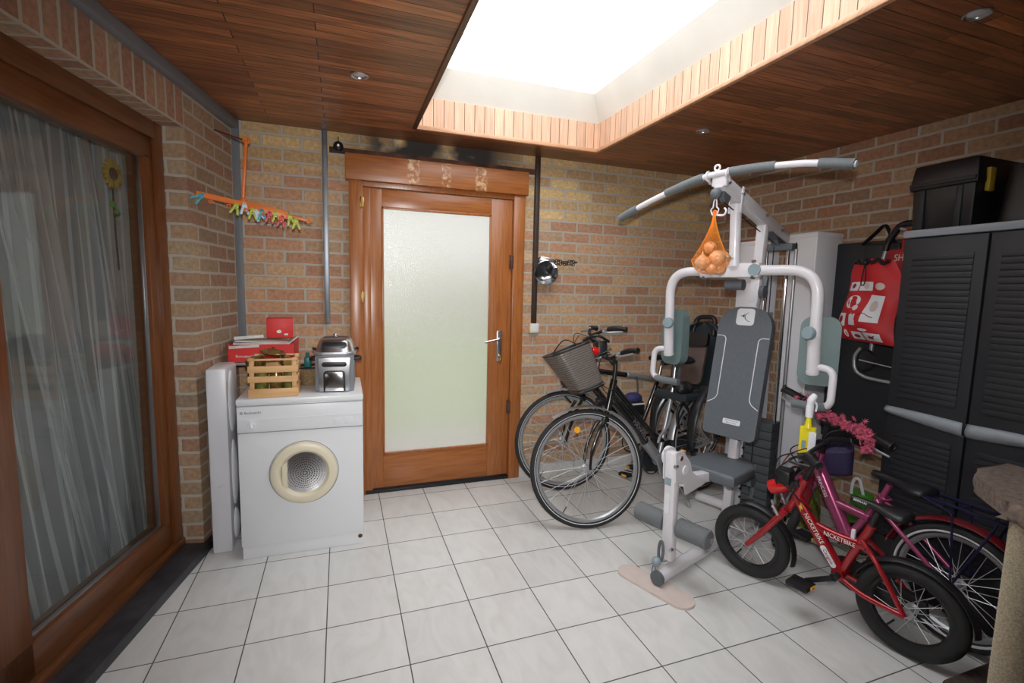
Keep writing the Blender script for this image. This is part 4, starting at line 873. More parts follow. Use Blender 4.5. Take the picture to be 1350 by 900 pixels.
# --- adult bicycle in front
A0_, A1_ = (1.462, -.750), (1.462+1.1*math.cos(math.radians(14)), -.750+1.1*math.sin(math.radians(14)))
ba = bikeroot('bicycle', A0_, A1_, 'black and silver city bicycle nearest the home gym with woven front basket and child seat', 'bicycle', None, -4)
R = .352; hbA, htA = (.155, 0, .68), (.215, 0, .87); MA = steerM(hbA, htA, -24)
wheel(ba, 'front_wheel', 0, R, R, .019, MA, white=True); wheel(ba, 'rear_wheel', 1.10, R, R, .019, I4, white=True)
fender(ba, 'front_fender', 0, R, R, 18, 122, 'alu', MA); fender(ba, 'rear_fender', 1.10, R, R, -20, 170, 'alu', I4)
t = B()
for s in (-1, 1): t.tube(smooth([(0, s*.055, R), (.018, s*.055, R+.10), (.075, s*.052, R+.22), (.120, s*.046, .63)], 6), [.008]*6+[.010]*6+[.012]*7, 10)
t.bar((.125, -.06, .635), (.125, .06, .635), .03, .03); t.tube([(.125, 0, .63), hbA], .016); t.build('fork', 'blackg', ba, MA)
t = B(); t.tube([hbA, htA], .022, 14); t.tube(smooth([(.185, 0, .77), (.33, 0, .62), (.50, 0, .43), (.60, 0, .32)], 6), .030, 14); t.tube(smooth([(.20, 0, .84), (.36, 0, .68), (.52, 0, .52), (.66, 0, .42)], 6), .019, 12); t.build('frame', 'blackg', ba)
t = B(); t.tube([(.49, 0, .445), (.62, 0, .30)], .034, 14); t.tube([(.61, 0, .27), (.765, 0, .74)], .017, 12); t.tube([(.60, 0, .30), (.70, 0, .285)], .035, 12)
for s in (-1, 1): t.tube([(.63, s*.02, .29), (.72, s*.045, .30), (1.10, s*.06, R)], .010, 8); t.tube([(.755, s*.02, .70), (.80, s*.05, .65), (1.10, s*.06, R)], .008, 8)
t.build('rear_frame', 'alu', ba)
text('lettering', 'MAXWELL', .040, 'alu', ba, basis((.66, 0, -.75), (.75, 0, .66), (0, -1, 0), (.415, -.031, .53)))
t = B(); t.prism([(.50, .36), (.56, .39), (.66, .385), (1.06, .41), (1.14, .38), (1.14, .31), (1.06, .30), (.64, .205), (.55, .22), (.50, .29)], -.058, -.030, basis((1, 0, 0), (0, 0, 1), (0, -1, 0), (0, 0, 0)), .010); t.build('chain_guard', 'dgrey', ba)
t = B(); t.prism([(.55, .335), (.62, .35), (.64, .28), (.80, .18), (.80, .14), (.60, .19)], .03, .045, basis((1, 0, 0), (0, 0, 1), (0, -1, 0), (0, 0, 0)), .005); t.build('crank_cover', 'alu', ba)
crank(ba, .62, .28, .17, 'alu', -2.6)
t = B(); t.cyl((.765, 0, .74), (.80, 0, .92), .0135); t.build('seat_post', 'steel', ba); saddle(ba, .80, .940, 1.05)
t = B(); t.tube([htA, (.228, 0, .93), (.235, 0, .985)], .013); t.bar((.23, 0, .965), (.205, 0, 1.0), .03, .035); t.build('stem', 'black', ba, MA)
hA = bars(ba, MA, (.20, 0, 1.00), .29, .045, .03, .0115, 'black', 'black', 2)
t = B(); t.cyl((.18, .02, 1.0), (.15, .02, .99), .0) if False else t.sphere((.20, .05, 1.03), .024, (1, 1, .7)); t.build('bell', 'chrome', ba, MA)
t = B(); t.lathe([(0, 0), (.026, .004), (.03, .03), (.018, .06), (0, .065)], (.085, 0, .74), (1, 0, 0), 20); t.build('headlamp', 'black', ba, MA)
t = B(); t.lathe([(0, 0), (.017, 0), (.019, .008), (0, .010)], (-.05, -.01, .585), (0, -1, 0), 16); t.build('spoke_reflector', 'amber', ba, MA)
cablesf(ba, MA, [[(.16, -.12, 1.06), (.10, -.08, .98), (.10, -.03, .80), (.12, -.02, .66)], [(.17, .12, 1.06), (.11, .06, .96), (.16, .03, .80), (.26, .02, .70)], [(.16, -.14, 1.05), (.06, -.1, 1.0), (.08, -.03, .88), (.19, -.03, .80)]])
t = B()
for s in (-1, 1): t.tube(fillet([(1.12, s*.07, R+.02), (1.07, s*.07, .72), (.86, s*.065, .735)], .02), .006, 8); t.tube([(.85, s*.065, .735), (1.36, s*.065, .735)], .007, 8)
for k in range(5): t.bar((.90+.1*k, -.065, .737), (.90+.1*k, .065, .737), .008, .008)
t.build('luggage_rack', 'alu', ba)
t = B(); t.tube(smooth([(.76, -.055, .50), (.745, -.06, .60), (.80, -.06, .66), (.86, -.055, .60), (.845, -.05, .50)], 6), .011, 8); t.build('ring_lock', 'black', ba)
t = B(); t.tube(smooth([(.73, -.02, .60), (.66, -.05, .53), (.58, -.05, .47), (.56, -.05, .43)], 6), .009, 8); t.build('tube_lock', 'grey', ba)
t = B(); t.tube([(.70, -.03, .25), (.74, -.16, .005)], .009, 8); t.build('kickstand', 'alu', ba)
t = B(); t.lathe([(0, 0), (.028, .002), (.030, .02), (.02, .04)], (.10, -.04, 1.045), (-1, -.3, .2), 18); t.build('reflector', 'redlens', ba, MA)
t = B(); t.tube(smooth([(.18, -.05, 1.10), (.10, -.07, 1.14), (.04, 0, 1.12), (.10, .08, 1.14), (.18, .05, 1.10)], 6), .009, 8); t.box(.11, .17, -.05, .05, 1.02, 1.11, .01); t.build('bar_mount', 'black', ba, MA)
# basket : open mesh box tapering downwards, hung in front of the head tube
bkM = MA @ basis((-.954, 0, -.30), (0, 1, 0), (.30, 0, -.954), (.060, 0, 1.115))   # local x forward, local z down
def basf(u, v):
    a = 2*PI*u+PI/4; w = .160-.050*v; d = .120-.040*v; e = .35
    cx_, sy_ = math.cos(a), math.sin(a)
    x = d*math.copysign(abs(cx_)**e, cx_); y = w*math.copysign(abs(sy_)**e, sy_); return V((.150-.040*v+x, y, .265*v))
t = B(); t.grid(basf, 80, 18, closeu=True); t.grid(lambda u, v: V((.110+.086*(2*u-1), .115*(2*v-1), .260)), 10, 10); bs = t.build('basket', 'basket', ba, bkM)
sm_ = bs.modifiers.new('thick', 'SOLIDIFY'); sm_.thickness = .005; sm_.offset = 0
t = B()
for j in range(1, 20):
    t.tube([basf(k/80, j/20)*1.0+V((0, 0, 0)) for k in range(80)], .0030, 5, True)
t.build('weave', 'alu', bs); bs.children[0].scale = (1, 1, 1)
t = B(); t.tube([basf(k/64, 0) for k in range(64)], .007, 8, True); t.build('rim', 'black', bs)
t = B(); t.tube([basf(k/64, 1)-V((0, 0, .0)) for k in range(64)], .010, 8, True); t.tube([basf(k/64, .96)-V((0, 0, .0)) for k in range(64)], .008, 8, True); t.build('base_rim', 'black', bs)
t = B(); t.tube(smooth([basf(.12, 0)+V((0, 0, 0)), V((.13, .02, -.055)), basf(.62, 0)], 8), .004, 6); t.build('carry_handle', 'black', bs)
# child seat
CS = Matrix.Translation((-.07, 0, -.09))
cs = t = B()
def csf(u, v):
    a = -PI*.62+2*PI*.62*u; w = .165+.02*math.sin(v*PI); d = .13+.03*math.sin(v*PI)
    if v > .72: k_ = math.sqrt(max(0, 1-((v-.72)/.285)**2)); w *= k_*.9+.1; 
    return V((1.02+.16*v+d*math.cos(a)*.55, w*math.sin(a), .80+.50*v))
t.grid(csf, 30, 24); t.box(.80, 1.10, -.14, .14, .775, .83, .02); sh_ = t.build('child_seat', 'darkteal', ba, CS)
q = sh_.modifiers.new('thick', 'SOLIDIFY'); q.thickness = .012
t = B(); t.tube(fillet([(1.17, -.085, 1.20), (1.21, -.075, 1.335), (1.21, .075, 1.335), (1.17, .085, 1.20)], .05), .016, 10); t.build('head_loop', 'black', sh_)
t = B(); t.prism(rrect(.17, .30, .03), 0, .02, basis((0, -1, 0), (.28, 0, .96), (-.96, 0, .28), (1.075, 0, 1.01)), .006); t.build('seat_cushion', 'seatb', sh_)
for s in (-1, 1):
    t = B(); t.bar((1.11, s*.055, 1.20), (1.03, s*.05, .86), .03, .006, (1, 0, 0)); t.build('harness_strap', 'black', sh_)
    t = B(); t.tube(smooth([(1.0, s*.15, .86), (.86, s*.16, .72), (.82, s*.155, .52), (.86, s*.15, .42)], 6), [.04-.0010*k for k in range(19)], 10, flat=.35); t.build('leg_guard', 'black', sh_)
t = B(); t.prism(rrect(.19, .10, .02), 0, .03, basis((0, -1, 0), (.28, 0, .96), (-.96, 0, .28), (1.115, 0, 1.17)), .008); t.build('head_pad', 'black', sh_)
t = B(); t.sphere((.86, -.08, .86), .06, (1.2, .8, .8)); t.build('lap_bar', 'black', sh_)
# --- adult bicycle behind, with basket and child seat
B0_, B1_ = (1.545, -.195), (1.545+1.12*math.cos(math.radians(3)), -.195+1.12*math.sin(math.radians(3)))
bb_ = bikeroot('bicycle', B0_, B1_, 'black bicycle close to the brick back wall with silver rear half of its top tube', 'bicycle', None)
hbB, htB = (.160, 0, .70), (.225, 0, .89); MB_ = steerM(hbB, htB, -12)
wheel(bb_, 'front_wheel', 0, R, R, .019, MB_, white=True); wheel(bb_, 'rear_wheel', 1.12, R, R, .019, I4, white=True)
fender(bb_, 'front_fender', 0, R, R, 15, 110, 'alu', MB_); fender(bb_, 'rear_fender', 1.12, R, R, -20, 170, 'alu', I4)
t = B()
for s in (-1, 1): t.tube(smooth([(0, s*.055, R), (.012, s*.055, R+.05), (.075, s*.052, R+.22), (.120, s*.046, .64)], 6), .011, 10)
t.bar((.13, -.06, .65), (.13, .06, .65), .03, .03); t.tube([(.13, 0, .64), hbB], .016); t.build('fork', 'blackg', bb_, MB_)
t = B(); t.tube([hbB, htB], .022, 14); t.tube([(.185, 0, .77), (.62, 0, .29)], .026, 14); t.tube([(.62, 0, .28), (.80, 0, .76)], .016, 12); t.tube([(.215, 0, .845), (.50, 0, .80)], .020, 12)
for s in (-1, 1): t.tube([(.64, s*.02, .29), (.72, s*.045, .30), (1.12, s*.06, R)], .010, 8); t.tube([(.785, s*.02, .70), (.83, s*.05, .65), (1.12, s*.06, R)], .008, 8)
t.build('frame', 'blackg', bb_)
t = B(); t.tube([(.50, 0, .80), (.79, 0, .75)], .020, 12); t.torus((.51, 0, .799), (1, 0, -.15), .020, .004, 16, 6); t.build('top_tube_rear', 'alu', bb_)
crank(bb_, .62, .28, .17, 'alu', .9)
t = B(); t.cyl((.80, 0, .76), (.83, 0, .90), .0135); t.build('seat_post', 'steel', bb_); saddle(bb_, .85, .915, 1.1)
t = B(); t.tube([htB, (.245, 0, .97), (.255, 0, 1.05)], .013); t.bar((.25, 0, 1.03), (.20, 0, 1.085), .035, .035); t.build('stem', 'black', bb_, MB_)
bars(bb_, MB_, (.21, 0, 1.10), .27, .13, .045, .0115, 'black', 'black', 2)
cablesf(bb_, MB_, [[(.14, -.10, 1.09), (.04, -.10, 1.10), (.08, -.03, .90), (.12, -.02, .66)], [(.15, .12, 1.09), (.09, .06, 1.0), (.16, .03, .84), (.26, .02, .72)]])
# lamp bracket and dynamo
t = B(); t.bar((.09, 0, .70), (.02, 0, .74), .03, .05); t.tube(smooth([(.02, 0, .76), (-.01, 0, .70), (.05, -.02, .62)], 5), .008, 8); t.lathe([(0, 0), (.025, .004), (.03, .03), (.018, .05), (0, .055)], (-.02, 0, .77), (1, 0, 0), 20); t.build('headlamp', 'black', bb_, MB_)
t = B()
for s in (-1, 1): t.tube(fillet([(1.14, s*.07, R+.02), (1.09, s*.07, .74), (.88, s*.065, .755)], .02), .007, 8); t.tube([(.87, s*.065, .755), (1.38, s*.065, .755)], .008, 8)
t.build('luggage_rack', 'alu', bb_)
# little bag hanging under the saddle side of the rear bicycle
nb = empty('saddle_bag', bb_.matrix_basis @ V((.50, -.10, .52)), math.radians(3), 'small black and navy bag with a white reflective strip on the rear bicycle', 'bag')
t = B(); t.box(-.075, .075, -.05, .05, 0, .11, .02); t.build('pouch', 'black', nb)
t = B(); t.sphere((0, 0, .13), .065, (1.1, .8, .6)); t.build('top_cloth', 'navy', nb)
t = B(); t.box(-.068, .068, -.052, -.050, .088, .100); t.build('reflective_strip', 'reflect', nb)
t = B(); t.tube(smooth([(.04, 0, .14), (.06, .03, .20), (.07, .06, .27)], 5), .006, 6); t.build('strap', 'black', nb)
# --- red children's bicycle
R = .181
rr_ = bikeroot('childrens_bicycle', (2.003, -1.428), (2.160, -2.045), 'small red childrens bicycle with black tyres in front, white lettering on its frame', 'bicycle', 'childrens bicycles', 0)
hb1, ht1 = (.188, 0, .47), (.222, 0, .575); MR = steerM(hb1, ht1, 8)
wheel(rr_, 'front_wheel', 0, R, R, .027, MR, 20, 'black', .026, .016); wheel(rr_, 'rear_wheel', .640, R+.004, R+.004, .027, I4, 20, 'black', .026, .016)
fender(rr_, 'front_fender', 0, R, R+.004, -12, 105, 'black', MR, .024); fender(rr_, 'rear_fender', .640, R, R+.004, 5, 165, 'black', I4, .026)
t = B()
for s in (-1, 1): t.tube(smooth([(0, s*.05, R), (.06, s*.048, R+.08), (.135, s*.042, .375), (.158, s*.03, .41)], 6), [.011+.0005*min(k, 10) for k in range(19)], 12)
t.tube([(.15, -.035, .405), (.15, .035, .405)], .017); t.tube([(.158, 0, .405), hb1], .017); t.build('fork', 'redp', rr_, MR)
t = B(); t.tube([hb1, ht1], .020, 14)
t.tube([(.195, 0, .48), (.395, 0, .215)], .0235, 14, flat=1.15)
t.tube(smooth([(.285, 0, .380), (.37, 0, .368), (.475, 0, .372)], 5), .018, 12, flat=1.2)
t.tube([(.395, 0, .215), (.49, 0, .47)], .017, 12); t.cyl((.395, -.035, .215), (.395, .035, .215), .024)
for s in (-1, 1): t.tube(smooth([(.40, s*.02, .205), (.50, s*.045, .185), (.640, s*.055, R)], 5), .011, 10); t.tube(smooth([(.465, s*.02, .40), (.53, s*.04, .34), (.640, s*.055, R)], 5), .010, 10)
t.build('frame', 'redp', rr_)
dv = (V((.395, 0, .215))-V((.195, 0, .48))).normalized(); uv_ = V((-dv.z, 0, dv.x))
if uv_.z < 0: uv_ = -uv_
text('lettering', 'NICKETBIKE', .026, 'textw', rr_, basis(dv, uv_, (0, -1, 0), (.285, -.0275, .375)), sx=.95)
b_ = B(); b_.prism([(-.02, .012), (.012, .004), (.002, -.002), (.016, -.010), (-.014, -.004), (-.006, .002)], 0, .001, basis(dv, uv_, (0, -1, 0), (.225, -.0272, .448))); b_.build('frame_graphic', 'texty', rr_)
text('lettering', 'NICKETBIKE', .028, 'textw', rr_, basis((1, 0, -.03), (0.03, 0, 1), (0, -1, 0), (.385, -.0225, .369)), sx=.80)
b_ = B(); b_.prism(rrect(.095, .024, .011), 0, .001, basis(dv, uv_, (0, -1, 0), (.352, -.0272, .276))); lq = b_.build('frame_badge', 'lbl', rr_)
text('lettering', 'Cangoo', .020, 'redp', lq, basis(dv, uv_, (0, -1, 0), (.352, -.0286, .276)))
t = B(); t.prism([(.33, .24), (.40, .275), (.60, .245), (.68, .225), (.69, .16), (.60, .15), (.42, .135), (.35, .16)], .03, .055, FRONT((0, 0, 0)), .006); t.build('chain_guard', 'black', rr_, Matrix.Translation((0, .09, 0)))
crank(rr_, .395, .215, .115, 'black', .55, .055)
t = B(); t.cyl((.485, 0, .46), (.505, 0, .535), .012); t.build('seat_post', 'black', rr_); sd = saddle(rr_, .512, .550, .82, 'black', .05)
text('lettering', 'BERRARI', .013, 'textw', sd, basis((.99, 0, -.05), (.05, -.5, .86), (0, -.86, -.5+1), (-.065, -.024, .009)))
t = B(); t.tube([ht1, (.24, 0, .63), (.25, 0, .665)], .012); t.bar((.25, 0, .66), (.225, 0, .685), .04, .05); t.build('stem', 'black', rr_, MR)
bars(rr_, MR, (.225, 0, .69), .21, .10, .045, .010, 'black', 'black', 1, .09, .014)
t = B(); t.lathe([(0, 0), (.030, .003), (.036, .02), (.034, .06), (.026, .095), (0, .10)], (.075, -.005, .490), (.80, 0, .42), 20); t.build('headlamp', 'redlens', rr_, MR)
t = B(); t.bar((.14, 0, .52), (.20, 0, .55), .05, .03); t.box(.10, .17, -.04, .04, .53, .60, .015); t.build('lamp_holder', 'black', rr_, MR)
for s in (-1, 1):
    t = B(); t.bar((.135, s*.055, .385), (.105, s*.058, .455), .010, .012); t.cyl((.118, s*.045, .43), (.118, s*.075, .43), .007); t.build('brake_caliper', 'steel', rr_, MR)
cablesf(rr_, MR, [[(.20, -.10, .72), (.14, -.10, .68), (.11, -.05, .58), (.13, -.02, .46)], [(.20, .10, .72), (.12, .10, .66), (.20, .08, .56), (.28, .03, .45)], [(.21, -.12, .71), (.14, -.14, .62), (.20, -.10, .54), (.27, -.03, .44)]], 'black', .003)
cablesf(rr_, MR, [[(.20, .06, .70), (.12, .09, .64), (.10, .04, .56), (.14, .02, .47)]], 'redf', .003)
t = B(); t.tube([(.640, -.03, R), (.72, -.09, .30)], .0) if False else None
t = B(); t.box(.435, .45, -.05, -.035, .405, .445, .004); t.build('seat_tag', 'lbl', rr_)
# --- pink girls bicycle behind it
R = .247; fa = math.radians(93); fd = V((math.cos(fa), math.sin(fa), 0)); p1 = V((2.415, -2.06, 0)); p0 = p1+fd*.80
pk = bikeroot('childrens_bicycle', (p0.x, p0.y), (p1.x, p1.y), 'pink girls bicycle with dark red rear mudguard and pannier rack, behind the small red bicycle', 'bicycle', 'childrens bicycles', 0)
WB = .80; hb2, ht2 = (.165, 0, .50), (.205, 0, .61); MP = steerM(hb2, ht2, -52)
wheel(pk, 'front_wheel', 0, R, R, .022, MP, 28, 'alu'); wheel(pk, 'rear_wheel', WB, R, R, .022, I4, 28, 'alu', white=True, stripe=.0055)
fender(pk, 'front_fender', 0, R, R, 20, 120, 'redf', MP); fender(pk, 'rear_fender', WB, R, R+.006, -10, 165, 'redf', I4, .028)
t = B()
for s in (-1, 1): t.tube(smooth([(0, s*.05, R), (.05, s*.048, R+.09), (.13, s*.042, .44)], 6), .010, 10)
t.tube([(.13, -.04, .44), (.13, .04, .44)], .014); t.tube([(.135, 0, .44), hb2], .016); t.build('fork', 'pinkp', pk, MP)
t = B(); t.tube([hb2, ht2], .022, 14); t.tube([(.18, 0, .560), (.37, 0, .235)], .031, 14, flat=1.1); t.tube([(.27, 0, .385), (.46, 0, .375)], .022, 12)
t.tube([(.37, 0, .235), (.505, 0, .50)], .017, 12); t.cyl((.37, -.035, .235), (.37, .035, .235), .024)
for s in (-1, 1): t.tube([(.38, s*.02, .235), (.46, s*.05, .238), (WB, s*.055, R)], .010, 10); t.tube([(.49, s*.02, .48), (.56, s*.05, .43), (WB, s*.055, R)], .010, 10)
t.build('frame', 'pinkp', pk)
text('lettering', 'PRINCESS', .024, 'textw', pk, basis((.50, 0, -.86), (.86, 0, .50), (0, -1, 0), (.245, -.0350, .45)))
crank(pk, .37, .235, .13, 'alu', .2, .06)
t = B(); t.prism([(.30, .27), (.38, .31), (.66, .29), (.82, .28), (.82, .22), (.40, .16), (.31, .18)], .04, .06, FRONT((0, 0, 0)), .006); t.build('chain_guard', 'black', pk, Matrix.Translation((0, .10, 0)))
t = B(); t.cyl((.495, 0, .48), (.525, 0, .565), .013); t.torus((.51, 0, .50), (.3, 0, 1), .022, .006, 20, 8); t.build('seat_post', 'pinkp', pk); saddle(pk, .57, .585, .95, 'black', .05)
t = B()
for s in (-1, 1): t.tube(fillet([(WB+.01, s*.07, R+.02), (WB-.01, s*.07, .56), (.66, s*.05, .585), (.60, s*.03, .60)], .02), .0045, 8); t.tube([(.62, s*.045, .585), (WB+.22, s*.045, .575)], .006, 8); t.tube([(WB+.01, s*.07, R+.02), (WB+.12, s*.05, .575)], .0045, 8)
for k in range(4): t.bar((.70+.1*k, -.045, .582-.002*k), (.70+.1*k, .045, .582-.002*k), .006, .006)
t.build('luggage_rack', 'blueblk', pk)
PI_ = pk.matrix_basis.inverted() if False else (Matrix.Translation(pk.location) @ Euler(pk.rotation_euler).to_matrix().to_4x4()).inverted()
wL = V((2.215, -1.355, .930)); wR = V((2.365, -1.80, .748)); mid = (wL+wR)/2; hdw = PI_.inverted() @ V(ht2)
hc = V((2.325, -1.535, .800))
pts = [wL, wL.lerp(hc, .45)+V((.035, .0, .0)), hc+V((.0, .05, .0)), hc+V((0, -.05, -.0)), wR.lerp(hc, .45)+V((.035, .0, -.0)), wR]
t = B(); t.tube([PI_ @ p for p in smooth(pts, 7)], .010, 10); ph = t.build('handlebar', 'black', pk)
for a_, c_ in ((wL, pts[1]), (wR, pts[4])):
    dd_ = (c_-a_).normalized()
    t = B(); t.tube([PI_ @ a_, PI_ @ (a_+dd_*.105)], .017, 12); t.torus(PI_ @ a_, PI_.to_3x3() @ dd_, .018, .005, 16, 6); t.torus(PI_ @ (a_+dd_*.105), PI_.to_3x3() @ dd_, .016, .006, 16, 6); t.build('grip', 'black', ph)
    t = B(); e = a_+dd_*.125; t.tube([PI_ @ p for p in smooth([e, e+V((-.012, 0, -.03)), a_+dd_*.07+V((-.012, 0, -.045)), a_+dd_*.0+V((-.01, 0, -.045))], 5)], .005, 8); t.build('brake_lever', 'alu', ph)
t = B(); t.tube([V(ht2), PI_ @ (hdw.lerp(hc, .55)+V((.0, .0, .02))), PI_ @ hc], .014, 10); t.bar(PI_ @ (hc+V((0, .03, 0))), PI_ @ (hc-V((0, .03, 0))), .04, .04); t.build('stem', 'black', pk)
for o1, o2 in ((V((0, .1, 0)), V((-.06, .05, -.10))), (V((0, -.1, -.02)), V((-.07, -.02, -.12)))):
    t = B(); t.tube([PI_ @ p for p in smooth([hc+o1, hc+o1*.5+V((-.06, 0, -.03)), hc+o2, hdw+V((-.02, 0, -.05))], 6)], .003, 6); t.build('brake_cable', 'black', ph)
# purple mesh basket on its far side
t = B(); bc = PI_ @ V((2.53, -1.43, .585))
bmx = Matrix.Translation(bc) @ Matrix.Rotation(.6, 4, 'Z') @ Matrix.Rotation(-.18, 4, 'Y') @ Matrix.Scale(.72, 4)
t.grid(lambda u, v: V(((.12-.03*v)*math.copysign(abs(math.cos(2*PI*u))**.45, math.cos(2*PI*u)), (.14-.035*v)*math.copysign(abs(math.sin(2*PI*u))**.45, math.sin(2*PI*u)), .05-.19*v)), 48, 8, closeu=True)
t.grid(lambda u, v: V((.088*(2*u-1), .103*(2*v-1), -.138)), 4, 4)
pb = t.build('front_basket', 'purple', pk, bmx); q = pb.modifiers.new('thick', 'SOLIDIFY'); q.thickness = .004
# flower garland wound round the bars
random.seed(3); t = B()
gp = smooth([wL.lerp(hc, .32)+V((.01, 0, .0)), hc+V((-.01, .07, .025)), hc+V((-.02, -.02, .02)), hc+V((-.01, -.11, .0)), wR.lerp(hc, .32)+V((0, 0, .0)), wR.lerp(hc, .34)+V((-.01, .01, -.06))], 10)
for k in range(230):
    p = random.choice(gp)+V((random.gauss(0, .014), random.gauss(0, .010), random.gauss(.004, .014)))
    nrm = V((random.gauss(-.6, .5), random.gauss(-.7, .5), random.gauss(.4, .5))).normalized(); x_, y_ = frame_from(nrm)
    c_ = t.bm.verts.new(p+nrm*.002); r_ = .011+random.random()*.007; rg = []
    for q_ in range(14): a = 2*PI*q_/14; rg.append(t.bm.verts.new(p+(x_*math.cos(a)+y_*math.sin(a))*(r_ if q_ % 2 == 0 else r_*.30)+nrm*(.004 if q_ % 2 == 0 else 0)))
    for q_ in range(14): t.bm.faces.new((c_, rg[q_], rg[(q_+1) % 14]))
gl = t.build('flower_garland', 'pinkfl', flat=True); tag(gl, 'pink and red artificial flower garland wound round the pink bicycle handlebar', 'garland')
q = gl.modifiers.new('thick', 'SOLIDIFY'); q.thickness = .0012
# spray bottle hung on the gym handle
sp0 = GW @ P(.60, .335, .885)
sy = empty('spray_bottle', V((2.130, -1.577, .662)), math.radians(-50), 'yellow spray bottle with white trigger head hanging on the right gym handle', 'spray bottle')
t = B(); t.prism(rrect(.066, .034, .014), 0, .135, Matrix(), .006); t.build('bottle_body', 'yellow', sy)
t = B(); t.lathe([(.026, 0), (.017, .03), (.0155, .055), (0, .055)], (0, 0, .132), seg=20, scale=(1, .75)); t.build('bottle_neck', 'yellow', sy)
t = B(); t.lathe([(.0165, 0), (.0165, .05), (.013, .065)], (0, 0, .18), seg=20); t.tube(smooth([(0, 0, .225), (.002, 0, .255), (.010, 0, .275), (.022, 0, .286)], 5), [.015]*5+[.0165]*5+[.015]*3+[.013, .011, .008], 14); t.tube(smooth([(.014, 0, .262), (.026, 0, .24), (.024, 0, .21)], 4), .004, 8); t.build('trigger_head', 'spray', sy)
t = B(); t.box(.004, .034, -.0185, .0185, .012, .115, .002); lbq = t.build('bottle_label', 'lbl', sy)
t = B(); t.box(-.022, -.004, -.0182, -.0172, .03, .07); t.build('bottle_sticker', 'knob', sy)
# ------------------------------------------------------------------ white cupboards behind the gym
def cupboard(x0, x1, y0, y1, h, label):
    r = empty('tall_cupboard', ((x0+x1)/2, (y0+y1)/2, 0), 0, label, 'cupboard', 'white plastic cupboards behind the home gym'); w, d = (x1-x0)/2, (y1-y0)/2
    t = B(); t.box(-w, w, -d, d, 0, h-.02, .010); t.build('cupboard_body', 'white2', r)
    t = B(); t.box(-w-.006, w, -d-.004, d+.004, h-.03, h, .008); t.build('cupboard_top', 'white2', r)
    t = B(); t.box(-w-.004, -w+.004, -d+.012, d-.012, .03, h-.04, .003); dq = t.build('cupboard_door', 'white2', r)
    t = B(); t.box(-w-.012, -w, d-.035, d-.022, h*.45, h*.55, .003); t.build('door_pull', 'lgrey', dq)
cupboard(2.80, 3.02, -1.005, -.785, 1.795, 'tall white plastic cupboard right behind the home gym, left of the black case')
cupboard(2.62, 2.79, -.755, -.575, 1.755, 'white plastic cupboard half hidden behind the home gym mast, nearer the brick corner')
# ------------------------------------------------------------------ dark case, trolley, red bag
dc = empty('black_case', (3.02, -1.18, .52), math.radians(3), 'large flat black fabric case with a top strap against the right brick wall', 'case')
t = B(); t.box(-.035, .035, -.20, .19, 0, 1.21, .012); t.build('case_body', 'dgrey', dc)
t = B(); t.box(-.075, -.035, -.19, .0, .93, 1.19, .015); t.build('case_flap', 'dgrey', dc)
t = B(); t.tube(fillet([(-.055, .02, 1.19), (-.055, -.085, 1.29), (-.055, -.10, 1.29), (-.055, -.15, 1.19)], .02), .016, 8, flat=.45); t.build('carry_strap', 'black', dc)
tr = empty('shopping_trolley', (2.90, -1.38, 0), 0, 'folded shopping trolley with dark red bag hanging beside the black cabinet', 'shopping trolley')
t = B()
for s in (0, 1): t.tube(fillet([(0, -.06+.0*s, 1.76), (0, .01, 1.79), (0, .055, 1.60), (-.01, .06, 1.0)] if s == 0 else [(0, -.20, 1.76), (0, -.2, 1.0)], .04), .011, 10)
t.build('trolley_frame', 'alu', tr)
t = B(); t.tube(fillet([(0, -.20, 1.79), (0, -.02, 1.80), (0, .035, 1.71), (0, .045, 1.66)], .04), .017, 10); t.build('handle_grip', 'black', tr)
t = B(); t.tube(fillet([(-.04, .095, 1.12), (-.04, .13, 1.07), (-.04, .12, .985), (-.04, .06, .955), (-.04, -.20, .945)], .05), .010, 10); t.tube([(-.04, .10, 1.05), (-.04, -.2, 1.02)], .004, 8); t.build('foot_frame', 'alu', tr)
t = B(); t.lathe([(0, -.012), (.055, -.012), (.065, 0), (.055, .012), (0, .012)], (-.02, .08, 1.05), (1, 0, 0), 24); t.build('trolley_wheel', 'black', tr)
t = B(); t.box(-.05, .03, -.28, .012, 1.30, 1.665, .02); t.box(-.045, .03, -.28, -.055, 1.62, 1.765, .02); tbg = t.build('trolley_bag', 'redcloth2', tr)
text('lettering', 'SHOPPING', .050, 'tan', tbg, basis((0, -1, 0), (0, 0, 1), (-1, 0, 0), (-.0505, -.135, 1.615)), sx=.82)
t = B()
for p_ in ((.040, .0), ): t.tube([V((-.051, .0, 1.55)), V((-.051, .0, 1.645)), V((-.051, -.27, 1.645))], .0015, 5)
t.build('bag_border', 'redcloth', tbg)
